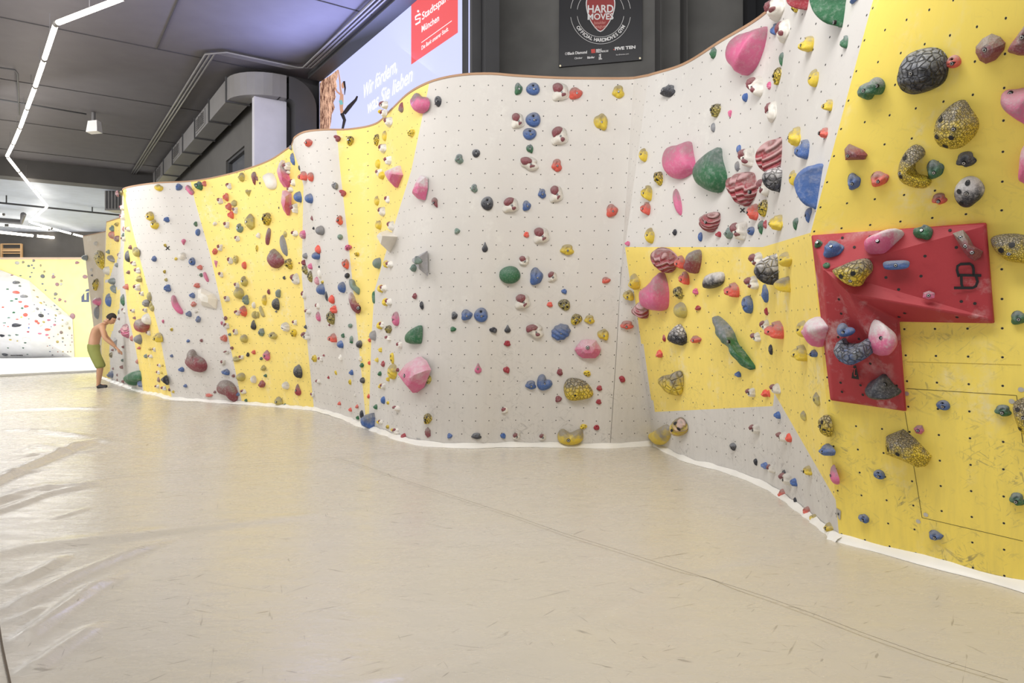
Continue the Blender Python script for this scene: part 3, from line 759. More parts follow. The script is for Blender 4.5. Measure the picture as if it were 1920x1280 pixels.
# ---- big pieces traced one by one, each with its own depth
def hero(short, label, cat, c, h, off, pts, flags='', peak=None, blunt=.3, power=.55, bolts=(), name='climbing_hold', spots=(), rings=10, two=None):
    """pts in crop pixels (4x) relative to off"""
    ox, oy, s = off; P = [(ox + a / s, oy + b / s) for a, b in pts]
    cx = (min(p[0] for p in P) + max(p[0] for p in P)) / 2; cy = (min(p[1] for p in P) + max(p[1] for p in P)) / 2
    H = hit(min(cx, 1915), max(cy, 4))
    loc, n = H; X, Y = frame_of(n)
    if abs(loc.y - 0) and (cx > 1915 or cy < 4): loc = plane_pt(cx, cy, loc, n, 0)
    Q = []
    for a, b in P:
        p = plane_pt(a, b, loc, n, h * .35) - loc; Q.append((p.dot(X), p.dot(Y)))
    if 'W' in flags:     # grazing wall: most of what is seen is thickness, keep the foot narrow
        xs = [q[0] for q in Q]; m = sum(xs) / len(xs); Q = [(m + (q[0] - m) * .62, q[1]) for q in Q]
        hv = Vector((loc.x, loc.y, 0)).normalized(); sdv = Vector((hv.y, -hv.x, 0)); sf = max(.3, abs(n.dot(sdv)))
        h = max(h, .62 * (max(p[0] for p in P) - min(p[0] for p in P)) * loc.y / F / sf); blunt = .12
        px1 = max(p[0] for p in P); Q = []
        for a, b in P:
            p = plane_pt(px1 + (a - px1) * .45, b, loc, n, 0) - loc; Q.append((p.dot(X), p.dot(Y)))
    R = max(max(abs(q[0]) for q in Q), max(abs(q[1]) for q in Q)); facet = 'F' in flags
    Qn = [(q[0] / R, q[1] / R) for q in Q]
    area_ = sum(Qn[i][0] * Qn[(i + 1) % len(Qn)][1] - Qn[(i + 1) % len(Qn)][0] * Qn[i][1] for i in range(len(Qn)))
    if area_ < 0: Qn.reverse()
    out = Qn if facet else resample(Qn, 44, True)
    hn = h / R; pk = None
    if peak and 'W' not in flags:
        p = plane_pt(ox + peak[0] / s, oy + peak[1] / s, loc, n, h * .9) - loc; pk = (p.dot(X) / R, p.dot(Y) / R)
    fn = None
    if 'S' in flags: fn = lambda x, y, z, t: z + .035 * math.sin(22 * (y * .75 + x * .6) + 4 * x * y) * (t < .98)
    if 'H' in flags: fn = lambda x, y, z, t: z + .07 * math.sin(17 * math.atan2(x - .3, y + 1.5) * 1.6 + 3) * (t < .98)
    if 'N' in flags: L = lump(.10 * min(1, hn * 2), 3.0, len(ITEMS) % 7 + ord(short[0])); fn = L
    if 'Q' in flags: fn = lambda x, y, z, t: z - hn * .55 * math.exp(-((x - .05) ** 2 + (y - .25) ** 2) / .10) * (t < .92)
    v, f, zc = dome([Vector(q) for q in out], hn, 2 if facet else rings, blunt, power, pk, fn, rim=-.03)
    mats = [hold_mat(c, 'wave' if ('S' in flags or 'H' in flags) else 4.0 if 'C' in flags else (9.0 if 'D' in flags else False), .65 if 'G' in flags else (.15 if 'P' in flags else .4), 'l' if 'U' in flags else 'd')]
    mats.append(M_SPOT if spots else hold_mat('w', False, .3))
    sp = []
    for q in spots:
        p = plane_pt(ox + q[0] / s, oy + q[1] / s, loc, n, h * .6) - loc; sp.append((p.dot(X) / R, p.dot(Y) / R, (q[2] if len(q) > 2 else 16) / s * loc.y / F / R))
    v0, f0 = list(v), list(f); n0 = add_spots(v, f, sp, .035)
    me = bpy.data.meshes.new(name); me.from_pydata(v, [], f)
    for m in mats: me.materials.append(m)
    for p in me.polygons:
        p.use_smooth = not facet or p.index >= n0
        if p.index >= n0: p.material_index = 1
    o = link(name, me)
    o.matrix_world = Matrix(((X.x, Y.x, n.x, loc.x), (X.y, Y.y, n.y, loc.y), (X.z, Y.z, n.z, loc.z), (0, 0, 0, 1))) @ Matrix.Diagonal((R, R, R, 1))
    if X.cross(Y).dot(n) < 0: o.matrix_world = o.matrix_world
    tag(o, label, cat, 'climbing holds bolted to the wall' if name == 'climbing_hold' else 'plywood volumes')
    for b in bolts:
        p = plane_pt(ox + b[0] / s, oy + b[1] / s, loc, n, h) - loc; bx, by = p.dot(X) / R, p.dot(Y) / R
        bt = BVHTree.FromPolygons(v0, f0); hh = bt.ray_cast(Vector((bx, by, 9)), Vector((0, 0, -1)))
        zz = hh[0].z if hh[0] is not None else zc
        br = max(.008, 2.6 * loc.y / F) / R
        child('bolt', bolt_mesh(), o, (bx, by, zz), (br,) * 3)
    if two:   # second, darker pad of a two-tone hold: centre and size in crop pixels
        p = plane_pt(ox + two[0] / s, oy + two[1] / s, loc, n, h * .9) - loc; bx, by = p.dot(X) / R, p.dot(Y) / R
        bt = BVHTree.FromPolygons(v, f); hh = bt.ray_cast(Vector((bx, by, 9)), Vector((0, 0, -1))); zz = hh[0].z if hh[0] is not None else 0
        q = loc.y / F / R / s
        child('red_pad', patch_mesh(1), o, (bx, by, zz - .06), (two[2] * q / 2 / max(.5, abs(X.x)), two[3] * q / 2, .35), two[4] if len(two) > 4 else 0)
    LAND.append((cx, cy, max(p[0] for p in P) - min(p[0] for p in P), short))
    return o
K = 'climbing hold'
tA, tB, tC = (480, 0, 4), (960, 0, 4), (1440, 0, 4)
tD, tE, tFf, tG = (0, 320, 4), (480, 320, 4), (960, 320, 4), (1440, 320, 4)
tH, tI, tJ, tK, tL = (1440, 640, 4), (960, 640, 4), (480, 640, 4), (0, 640, 4), (1440, 960, 4)
hero('the dark striped pink cup', 'pink cupped climbing hold with dark hollow under the wavy top of the yellow wedge stripe', K, 'k', .12, tA, [(1157, 745), (1190, 695), (1225, 722), (1262, 728), (1276, 770), (1262, 820), (1215, 847), (1170, 800)], 'QG')
hero('the tall pink slab', 'tall pink pointed slab hold near the top right of the wide yellow panel', K, 'k', .16, (480, 230, 10.67), [(488, 745), (510, 760), (570, 960), (628, 1165), (600, 1290), (540, 1290), (460, 1180), (400, 960), (440, 820)], 'FGU', peak=(520, 1000), power=.8)
hero('the white oval slab', 'large plain white rounded slab hold near the top of the wide yellow panel', K, 'w', .10, tE, [(52, 40), (85, 16), (120, 25), (146, 80), (140, 130), (95, 138), (70, 95)], 'P')
hero('the lower pink slab', 'upright pink faceted slab hold below the tall pink slab on wide yellow panel', K, 'k', .16, tE, [(190, 150), (205, 146), (243, 175), (240, 260), (226, 336), (200, 300), (180, 240)], 'FU', peak=(228, 215), power=.8)
hero('the big pink flame', 'biggest pink smooth flame shaped volume high on the white corner panel', K, 'k', .22, tB, [(1887, 200), (1875, 290), (1835, 400), (1780, 500), (1720, 556), (1690, 553), (1665, 515), (1625, 470), (1612, 400), (1640, 310), (1720, 245), (1790, 228), (1850, 202)], '', peak=(1720, 400))
hero('the pink flap', 'pink rounded flap volume with grey smear left of the big green slope hold', K, 'k', .15, tB, [(1322, 1062), (1335, 1130), (1352, 1230), (1335, 1285), (1240, 1338), (1160, 1310), (1125, 1240), (1130, 1160), (1165, 1100), (1230, 1085), (1280, 1064)], '', peak=(1245, 1190))
hero('the big green slope', 'big dark green pointed sloper hold beside the pink rounded flap', K, 'g', .17, tB, [(1538, 1112), (1545, 1190), (1575, 1300), (1572, 1370), (1530, 1440), (1450, 1425), (1385, 1380), (1355, 1300), (1380, 1220), (1450, 1150), (1510, 1108)], '', peak=(1480, 1290))
hero('the large scallop', 'large dark red scallop hold with pale stripes at the middle of white corner panel', K, 'r', .15, tFf, [(1700, 15), (1775, 12), (1802, 70), (1812, 120), (1800, 180), (1775, 215), (1740, 266), (1712, 255), (1668, 190), (1640, 130), (1640, 60)], 'H', bolts=((1780, 160),))
hero('the small scallop', 'smaller dark red striped scallop hold below the large scallop', K, 'r', .12, tFf, [(1520, 308), (1538, 330), (1532, 390), (1495, 450), (1455, 458), (1418, 400), (1430, 340), (1475, 315)], 'S', bolts=((1441, 385),))
hero('the tall red scallop', 'tall red fan shaped ridged hold left of the grey turtle shell hold', K, 'r', .16, (1360, 230, 4), [(430, 112), (432, 250), (400, 350), (372, 400), (315, 370), (292, 290), (298, 200), (350, 140)], 'HW')
hero('the upper turtle shell', 'grey black turtle shell hold left of the big blue fan volume', K, 'B', .13, tG, [(70, -30), (112, 0), (98, 80), (70, 160), (40, 140), (8, 80), (5, 20), (30, -25)], 'CUGW')
hero('the blue fan volume', 'big blue fan shaped cupped volume touching the near yellow panel', K, 'b', .13, tG, [(412, -50), (400, 0), (375, 90), (345, 190), (315, 290), (275, 260), (225, 190), (190, 130), (188, 70), (240, 0), (310, -45)], 'PW', peak=(290, 110))
hero('the hanging green fin', 'large dark green pointed fin hold cut by the top of the picture', K, 'g', .17, tC, [(345, -90), (590, -90), (575, 30), (545, 150), (518, 210), (490, 190), (420, 110), (365, 20)], 'PW', bolts=((495, 168),))
hero('the red wedge at the top edge', 'red pointed wedge hold beside a yellow one at the top edge', K, 'r', .13, tC, [(200, -30), (310, -30), (300, 10), (270, 76), (240, 50), (205, 5)], 'PW')
hero('the black brain rock', 'large black wrinkled boulder hold high on the near yellow panel', K, 'B', .13, tC, [(1200, 368), (1280, 395), (1318, 460), (1318, 560), (1280, 640), (1190, 690), (1080, 714), (1000, 690), (965, 640), (962, 560), (985, 480), (1060, 400)], 'NCG', bolts=((1062, 555),), peak=(1150, 530))
hero('the green brain hold', 'green double lobed hold left of the black wrinkled boulder', K, 'g', .08, tC, [(790, 583), (840, 600), (860, 650), (835, 710), (785, 712), (755, 750), (715, 745), (675, 720), (680, 655), (730, 622), (768, 620)], 'NG', bolts=((714, 682), (795, 650)))
hero('the maroon slate', 'flat maroon faceted slate hold right of the black wrinkled boulder', K, 'm', .08, tC, [(1655, 265), (1720, 290), (1758, 335), (1748, 390), (1690, 460), (1625, 485), (1580, 460), (1548, 400), (1550, 355), (1600, 295)], 'GF', bolts=((1622, 376),), peak=(1660, 370))
hero('the cut maroon flake', 'maroon grooved flake hold cut by the right picture edge, near the top', K, 'm', .09, tC, [(1990, 120), (1990, 400), (1890, 418), (1800, 395), (1795, 370), (1850, 290), (1915, 200)], 'NG', bolts=((1903, 280),))
hero('the pinecone rock', 'large yellow scaly rock hold with black spots below the black boulder', K, 'y', .13, tC, [(1450, 770), (1500, 840), (1550, 915), (1550, 990), (1500, 1070), (1420, 1120), (1330, 1122), (1255, 1080), (1235, 1000), (1255, 910), (1310, 840), (1380, 785)], 'DGN', bolts=((1394, 966),), peak=(1390, 960), spots=((1298, 885, 20), (1500, 868, 24), (1283, 1012, 20), (1408, 1005, 20), (1500, 1025, 20), (1337, 1090, 22)))
hero('the yellow bean', 'big curved yellow bean hold with black spots under the scaly yellow rock', K, 'y', .11, tC, [(1075, 1100), (1130, 1110), (1162, 1150), (1150, 1190), (1100, 1220), (1085, 1270), (1110, 1320), (1160, 1330), (1205, 1360), (1200, 1400), (1150, 1420), (1080, 1405), (1010, 1370), (975, 1310), (985, 1220), (1020, 1150)], 'DG', peak=(1030, 1290), bolts=((985, 1305),), spots=((1030, 1170, 20), (1145, 1152, 20), (1015, 1310, 16), (1180, 1350, 22)))
hero('the maroon triangle', 'maroon triangular wedge hold upper left of the curved yellow bean', K, 'm', .07, tC, [(597, 1085), (700, 1130), (732, 1165), (715, 1200), (575, 1203), (568, 1120)], 'F', bolts=((594, 1170),), peak=(630, 1150))
hero('the pink horn', 'long pink horn hold with dark tip entering from the right edge', K, 'k', .11, tC, [(1990, 690), (1990, 930), (1920, 918), (1830, 860), (1760, 800), (1737, 740), (1760, 700), (1830, 692)], '', bolts=((1775, 742),))
hero('the pink sliver', 'pale pink hold sliver at right edge below the pink horn', K, 'k', .08, tC, [(1990, 1060), (1990, 1380), (1900, 1370), (1875, 1340), (1880, 1260), (1900, 1120)], 'U')
hero('the black skull disc', 'round black pocketed disc hold above the red volume', K, 'B', .07, tG, [(1510, 52), (1575, 75), (1617, 140), (1600, 200), (1560, 240), (1500, 280), (1440, 265), (1395, 200), (1400, 130), (1445, 75)], 'GU', bolts=((1487, 172),), spots=((1500, 88, 17), (1440, 145, 18), (1455, 238, 17)))
hero('the yellow turtle shell', 'yellow black turtle shell hold with dark spots on the red volume', K, 'y', .15, tG, [(720, 658), (765, 690), (770, 750), (720, 810), (690, 860), (640, 868), (580, 850), (530, 815), (485, 770), (482, 740), (550, 710), (620, 680)], 'CG', bolts=((610, 826),), spots=((655, 768, 18), (555, 792, 18), (738, 680, 16), (712, 808, 16)), peak=(640, 760))
hero('the pale pink slab', 'pale chalky pink slab hold along the top facet of the red volume', K, 'k', .12, tG, [(715, 565), (735, 528), (830, 485), (930, 443), (995, 436), (998, 462), (940, 520), (860, 592), (800, 603), (738, 602)], 'UG', bolts=((814, 520),))
hero('the maroon bone', 'dark maroon ridged bar hold above the black logo on the red volume', K, 'm', .10, tG, [(1383, 468), (1460, 443), (1500, 490), (1540, 565), (1612, 605), (1590, 650), (1550, 678), (1500, 650), (1460, 600)], 'FG', bolts=((1440, 502), (1478, 565), (1528, 614)), peak=(1500, 560))
hero('the yellow croissant', 'large yellow croissant hold with black spots right of the red volume', K, 'y', .11, tG, [(1665, 520), (1700, 490), (1800, 476), (1900, 485), (1990, 530), (1990, 700), (1900, 695), (1800, 680), (1740, 640), (1690, 590)], 'DG', bolts=((1805, 625),), spots=((1690, 500, 18), (1758, 592, 20), (1842, 550, 20), (1830, 485, 16)))
hero('the pink egg', 'pink and white egg hold on the lower arm of the red volume', K, 'k', .16, tG, [(830, 1125), (880, 1150), (945, 1210), (958, 1280), (940, 1330), (905, 1375), (870, 1393), (815, 1375), (785, 1310), (795, 1190)], 'UG', bolts=((873, 1262),))
hero('the pink dragon wing', 'pink white winged hold just left of the red volume', K, 'k', .10, tG, [(330, 1100), (365, 1120), (397, 1180), (380, 1260), (360, 1325), (345, 1300), (305, 1240), (280, 1190), (318, 1160)], 'UG')
hero('the lower turtle shell', 'big grey black turtle shell hold on the yellow band near the corner', K, 'B', .17, (1380, 460, 10.67), [(790, 160), (840, 260), (862, 420), (875, 620), (830, 800), (720, 740), (580, 640), (505, 500), (500, 400), (580, 250), (680, 190)], 'CUGW')
hero('the yellow beak', 'yellow beak shaped hold touching the lower turtle shell', K, 'y', .10, (1380, 460, 10.67), [(1030, 620), (1070, 750), (1085, 880), (1070, 940), (940, 880), (850, 800), (835, 720), (900, 650)], 'GW')
hero('the blue croissant', 'blue white croissant hold on the lower arm of the red volume', K, 'b', .17, tH, [(500, 20), (540, 2), (560, 35), (610, 48), (660, 35), (700, 10), (740, 15), (762, 60), (755, 110), (700, 150), (640, 172), (570, 150), (515, 105), (492, 60)], 'CG', bolts=(), peak=(630, 105))
hero('the black fin', 'black pointed fin hold at the bottom of the red volume', K, 'B', .15, tH, [(735, 330), (780, 305), (830, 272), (870, 300), (910, 350), (967, 400), (950, 418), (860, 422), (790, 405), (745, 370)], 'P', bolts=((818, 371),))
hero('the wooden block', 'yellow wood grained angular block hold with black spots low on the yellow panel', K, 'y', .15, tH, [(875, 720), (990, 676), (1080, 750), (1204, 880), (1170, 945), (1110, 952), (1000, 900), (870, 850)], 'DGF', peak=(985, 790), spots=((886, 723), (972, 710), (908, 800), (998, 824), (1090, 788), (1175, 888)))
hero('the cut yellow rock', 'yellow brown rock hold cut by the right edge below a green one', K, 'y', .12, tH, [(1850, 455), (1990, 440), (1990, 720), (1910, 690), (1870, 620), (1838, 510)], 'DG', bolts=((1912, 575),), spots=((1880, 500, 14), (1895, 645, 16)))
hero('the upper red fan', 'left dark red fan hold with fluted lower edge at top of yellow band', K, 'r', .15, tFf, [(1085, 580), (1150, 590), (1200, 630), (1222, 670), (1205, 730), (1165, 770), (1110, 735), (1070, 680), (1058, 620)], 'H')
hero('the right red fan', 'right maroon cupped fan hold at the top of the yellow band', K, 'm', .15, tFf, [(1385, 598), (1396, 650), (1380, 740), (1360, 775), (1310, 745), (1290, 700), (1300, 640), (1340, 605)], 'QG')
hero('the pink sail', 'large pink sail shaped volume at the left end of the yellow band', K, 'k', .20, tFf, [(1090, 768), (1120, 830), (1140, 920), (1138, 1030), (1100, 1055), (1020, 1040), (965, 995), (958, 900), (1000, 865), (1050, 815)], '', peak=(1060, 950))
hero('the red white shell', 'red and white striped shell hold under the pink sail', K, 'r', .11, tFf, [(970, 975), (1000, 1030), (998, 1110), (945, 1090), (905, 1055), (925, 1010)], 'SU')
hero('the black pebble', 'black and grey creased pebble hold right of the maroon fan', K, 'B', .10, tFf, [(1555, 762), (1577, 800), (1560, 850), (1500, 882), (1440, 878), (1440, 820), (1470, 775)], 'UG')
hero('the green lizard', 'long dark green lizard shaped hold hanging diagonally on the yellow band', K, 'g', .12, (960, 560, 4), [(1500, 140), (1530, 135), (1600, 200), (1640, 260), (1670, 340), (1720, 400), (1760, 450), (1810, 515), (1800, 530), (1770, 535), (1725, 500), (1690, 430), (1620, 350), (1570, 320), (1545, 280), (1515, 240), (1510, 180)], 'NG', bolts=((1618, 322),), peak=(1640, 335))
hero('the black boulder', 'black and white cracked pointed hold below the spotted yellow pair on yellow band', K, 'B', .11, tFf, [(1243, 1155), (1280, 1220), (1287, 1290), (1260, 1308), (1215, 1295), (1175, 1265), (1185, 1210), (1215, 1175)], 'CUG')
hero('the pink gem', 'pink white faceted gem hold low on the white curved panel', K, 'k', .15, tI, [(490, 30), (520, -5), (560, -12), (630, -5), (668, 60), (655, 100), (625, 128), (530, 128), (495, 105), (468, 62)], 'FU', bolts=((568, 47),), peak=(570, 40))
hero('the yellow leaf rock', 'big yellow and grey leaf patterned hold low on the white curved panel', K, 'y', .13, tI, [(430, 280), (500, 285), (560, 315), (605, 375), (600, 415), (550, 435), (450, 447), (405, 420), (387, 360), (395, 315)], 'CG', spots=((475, 398, 8),), peak=(470, 360))
hero('the bottom yellow bean', 'wide yellow bean hold with grey top standing at the mat', K, 'y', .13, tI, [(380, 662), (415, 682), (440, 690), (480, 672), (515, 660), (532, 690), (530, 740), (490, 772), (420, 778), (360, 760), (340, 720), (350, 680)], 'G', bolts=((424, 742),))
hero('the yellow shield', 'yellow shield hold with grey top edge in lower left of yellow band', K, 'y', .12, tI, [(1228, 225), (1250, 270), (1250, 380), (1222, 408), (1170, 385), (1120, 330), (1097, 290), (1115, 262), (1175, 250)], 'CG')
hero('the yellow foot', 'yellow grey pointed hold at the mat where the two walls meet', K, 'y', .11, tI, [(1135, 628), (1162, 665), (1160, 730), (1120, 775), (1080, 770), (1032, 720), (1035, 690), (1090, 655)], 'G')
hero('the striped yellow rock', 'yellow and black striped rock hold beside the yellow pointed one at the mat', K, 'y', .10, tI, [(1248, 572), (1285, 620), (1288, 680), (1245, 712), (1205, 695), (1195, 635), (1215, 595)], 'SG', spots=((1225, 660, 12), (1262, 655, 14), (1240, 610, 12)))
hero('the green dome', 'dark green round dome hold at the middle of the white curved panel', K, 'g', .10, tE, [(1890, 718), (1950, 725), (1982, 770), (1975, 815), (1930, 845), (1870, 842), (1830, 805), (1835, 750)], 'P')
hero('the green pear', 'dark green pear hold above the pink faceted rock', K, 'g', .10, tE, [(1225, 1170), (1222, 1280), (1200, 1300), (1130, 1290), (1122, 1240), (1150, 1200), (1195, 1168)], 'P')
hero('the pink faceted rock', 'large pink faceted rock hold low on the left of white curved panel', K, 'k', .20, tJ, [(1195, 118), (1235, 150), (1268, 218), (1215, 350), (1165, 388), (1110, 325), (1052, 245), (1110, 170)], 'FU', peak=(1165, 275), bolts=((1105, 258),))
hero('the pink shard', 'tall pink stone shard hold on the white curved panel beside the yellow wedge', K, 'k', .12, tE, [(1225, 32), (1262, 50), (1262, 130), (1245, 218), (1205, 210), (1165, 170), (1195, 90)], 'FUG', peak=(1215, 130))
hero('the white triangle volume', 'white triangular plywood volume pointing down on the yellow wedge edge', 'climbing volume', 'w', .20, tE, [(945, 440), (1014, 492), (962, 612), (900, 490)], 'FP', peak=(960, 490), blunt=.05, name='climbing_volume')
hero('the grey triangle volume', 'grey triangular plywood volume with two green holds on the white curve', 'climbing volume', 'c', .14, tE, [(1256, 602), (1260, 790), (1146, 662)], 'FP', peak=(1225, 690), blunt=.05, name='climbing_volume')
hero('the pink knob block', 'pink block hold left of the pink stone shard on the yellow wedge', K, 'k', .14, tE, [(965, 0), (1055, -40), (1070, 30), (1035, 125), (985, 75), (960, 30)], 'FUG', peak=(1010, 20))
hero('the maroon bowling pin', 'maroon bowling pin shaped hold across the yellow wedge edge', K, 'm', .10, tE, [(705, 910), (730, 940), (745, 985), (775, 1010), (782, 1045), (760, 1072), (725, 1045), (705, 990), (695, 940)], 'U', bolts=((768, 1030),))
hero('the green bone', 'pale green bent bone hold above the maroon bowling pin hold', K, 'G', .07, tE, [(700, 812), (730, 820), (745, 860), (775, 885), (768, 928), (740, 905), (710, 875), (698, 840)], '')
hero('the blue corner block', 'blue block hold at the mat under the tip of the yellow wedge', K, 'b', .16, tJ, [(815, 548), (858, 537), (864, 570), (860, 655), (835, 655), (815, 610)], 'FG')
hero('the maroon egg', 'smooth maroon egg hold with grey top on the wide yellow panel', K, 'm', .15, tE, [(119, 592), (122, 583), (127, 590), (170, 630), (196, 670), (190, 700), (140, 732), (110, 710), (90, 670), (95, 630)], 'G')
hero('the white leaf volume', 'large white angular volume on the white left panel by yellow edge', K, 'w', .17, tD, [(1480, 890), (1505, 882), (1590, 925), (1620, 965), (1612, 1035), (1510, 1010), (1478, 960)], 'FP', peak=(1530, 945))
hero('the pink ladder bar', 'long curved pink bar hold on the white left panel', K, 'k', .09, tD, [(1285, 940), (1305, 942), (1325, 990), (1362, 1055), (1355, 1077), (1330, 1060), (1295, 1005)], '')
hero('the crimson ball', 'big round crimson ball hold with grey top on slim yellow stripe', K, 'r', .17, tD, [(1050, 1110), (1090, 1130), (1098, 1170), (1065, 1212), (1025, 1200), (1006, 1160), (1020, 1120)], 'G', peak=(1052, 1155))
hero('the maroon bowling ball', 'large maroon gourd hold low on the white left panel', K, 'm', .17, tK, [(1430, 62), (1452, 85), (1460, 105), (1510, 135), (1535, 185), (1520, 225), (1470, 230), (1410, 190), (1385, 150), (1400, 110), (1405, 75)], 'G', peak=(1460, 165))
hero('the maroon kidney', 'large dark maroon kidney hold near the mat on the white left panel', K, 'm', .15, tK, [(1680, 292), (1730, 315), (1765, 370), (1770, 430), (1750, 455), (1725, 440), (1700, 412), (1640, 390), (1622, 350), (1640, 305)], 'G', peak=(1690, 350))
hero('the green shell', 'dark green notched shell hold low on the far left white panel', K, 'g', .20, tK, [(1025, 220), (1035, 260), (1035, 295), (1010, 300), (992, 332), (960, 310), (943, 272), (980, 235)], 'P')
hero('the yellow spotted oval', 'large yellow oval hold with black spots on the narrow beige panel', K, 'y', .12, tD, [(738, 596), (765, 620), (771, 670), (768, 735), (745, 730), (718, 680), (706, 640), (720, 605)], 'D', spots=((725, 625, 6), (740, 620, 6), (752, 645, 6), (738, 660, 6), (725, 655, 5), (750, 690, 6), (735, 700, 5), (762, 720, 6)))
hero('the black triangle', 'black triangular wedge hold low on the slim yellow stripe', K, 'B', .10, tK, [(1235, 256), (1248, 328), (1208, 290), (1206, 278)], 'FP', peak=(1225, 285))

# ---- everything else:  x y w h shape colour [turn]   (crop pixels, 4x)
parse(480, 0, 4, '''390 1072 60 58 b R;605 1037 60 45 c m 150;705 1058 62 70 y y;903 1055 45 85 y y;965 1025 38 80 c y;1160 1008 55 50 y y;963 805 62 60 d
967 862 50 55 d;1000 925 52 70 d;930 840 22 30 b y;1085 815 45 75 t m 160;1360 762 58 78 k B;1520 1192 70 72 b G;1650 1150 62 60 k B;957 1122 50 65 d
912 1235 42 70 c y;993 1215 48 60 d;263 1112 33 45 e x;280 1200 38 95 s b;325 1262 15 40 e B;232 1255 50 60 d''')
parse(960, 0, 4, '''50 667 60 88 b g;157 667 104 90 k b;366 690 132 130 d;480 700 102 88 b R;795 690 93 95 b y;45 905 100 115 d;158 898 114 106 k b;133 1005 104 86 k b
665 915 105 125 b y;358 1018 130 138 d;133 1115 54 66 b g;130 1228 142 104 d;335 1240 80 95 b R;1163 695 120 86 b B;980 1168 68 104 c y;1508 403 48 84 b g
1523 838 78 96 y o;1630 858 34 54 t k;1505 960 36 72 e x;1745 738 42 66 e b;1828 672 108 155 d;1697 1122 38 64 e b;1855 1187 44 88 e b;1762 1195 100 145 d;1685 1250 38 78 e x''')
parse(1440, 0, 4, '''66 105 130 150 d;45 240 50 90 b b;118 255 92 150 d;205 55 62 112 y y;650 5 85 40 b b;290 370 96 118 b y;570 335 52 102 b g;97 457 40 100 t g
70 585 62 122 y y;5 650 34 60 s k;338 607 78 138 c y;448 812 66 90 b y;28 850 75 150 d;418 1012 58 78 b R;200 1045 88 142 b y;260 1145 94 152 b b
1382 465 108 94 k R;1477 1193 136 116 b B;1250 1265 122 146 b g''')
parse(0, 320, 4, '''1185 128 64 52 c y;1340 122 54 52 b b;1420 145 78 40 l k -50;1485 115 64 68 b g;1530 98 34 42 b R;1715 118 38 50 d;1812 50 44 68 b o;1900 60 45 100 t m
1853 170 62 54 v o;1692 200 42 62 b R;1650 228 42 48 d;1750 245 50 50 p o;1712 272 45 60 b R;1763 300 38 50 d;1728 333 46 58 b R;1115 342 64 70 k y;1155 402 60 74 c y
1245 367 44 40 b b;1465 400 30 38 b g;1480 462 40 54 e b;1610 397 34 30 b w;1698 408 42 50 d;1795 430 54 70 c G;1865 385 82 118 p o;1778 510 36 44 d;1373 535 38 46 t k
1236 560 22 26 y y;1648 578 40 50 d;1610 605 42 46 b R;1155 660 34 44 b b;1318 660 24 24 b y;1362 640 58 58 e w;1435 680 54 60 k b;1495 725 44 38 b R;1725 675 38 54 d
1762 665 48 58 k o;1828 710 38 58 e R;1615 700 34 60 v k;1232 757 20 28 y y;1655 780 36 44 d;1505 782 28 28 b g;1543 797 70 26 l k -66;1828 828 56 78 c o;1243 817 24 26 b o
1473 860 50 38 b R;1252 880 52 56 b b;1775 860 38 46 d;1785 920 84 88 e o;1438 935 45 42 b b;1700 960 42 45 d;1840 968 50 75 b G;1900 1008 30 52 e w;1450 1000 44 40 b R
1412 1073 42 46 b b;1470 1056 28 18 b w;1485 1113 38 50 b b;1820 1052 60 84 s R;1778 1065 42 44 d;1905 1080 44 60 e o;1690 1105 28 32 b m;1660 1143 22 30 t k;1697 1163 42 48 d
1895 1155 48 75 T B;1765 1208 35 46 d;1720 1227 24 24 b g;1220 1130 20 30 t k;1285 1190 22 26 y y;1675 1255 54 54 b R;1825 1258 64 64 e o;1410 1275 26 24 b b;1508 1272 24 24 b m
885 175 24 50 b m;915 170 24 34 y o;928 280 30 42 d;935 352 34 52 d;970 440 34 40 d;985 575 24 34 b m;1020 610 46 76 c o;965 645 52 88 T B;1012 697 34 42 d;970 762 30 28 b m
1040 750 34 48 d;1052 812 36 50 b o;955 872 40 44 b R;1040 875 44 54 d;1070 922 28 36 d;1112 945 38 68 p o;1098 992 48 58 s x;1135 1020 32 70 c o;1003 1050 34 30 d;1095 1045 28 34 d
1012 1103 26 22 b m;1108 1110 56 88 e w;1120 1215 26 40 d;1180 1248 58 72 b y;1040 1260 56 70 e x;925 970 42 88 p g;933 1050 26 44 d;900 1205 14 22 b m;950 1200 66 108 s k
990 1255 24 44 b R;892 1060 12 34 e G;840 437 30 50 b g;875 405 30 28 y y;838 485 38 60 e R -30;875 513 50 46 k r;930 485 20 36 b g;938 515 36 38 d;900 640 24 44 d;812 610 22 32 b g
833 662 62 40 e x -25;880 710 36 36 e G;802 752 42 66 e w;840 830 54 50 e G;855 890 56 40 c G -30;815 970 44 100 c b;717 548 24 34 e w;718 855 40 90 y y;730 982 60 62 e k
727 1062 38 104 e x;633 655 38 42 e G;690 785 12 16 b B;685 745 20 24 e w;930 440 16 40 b R;895 1110 16 20 b m''')
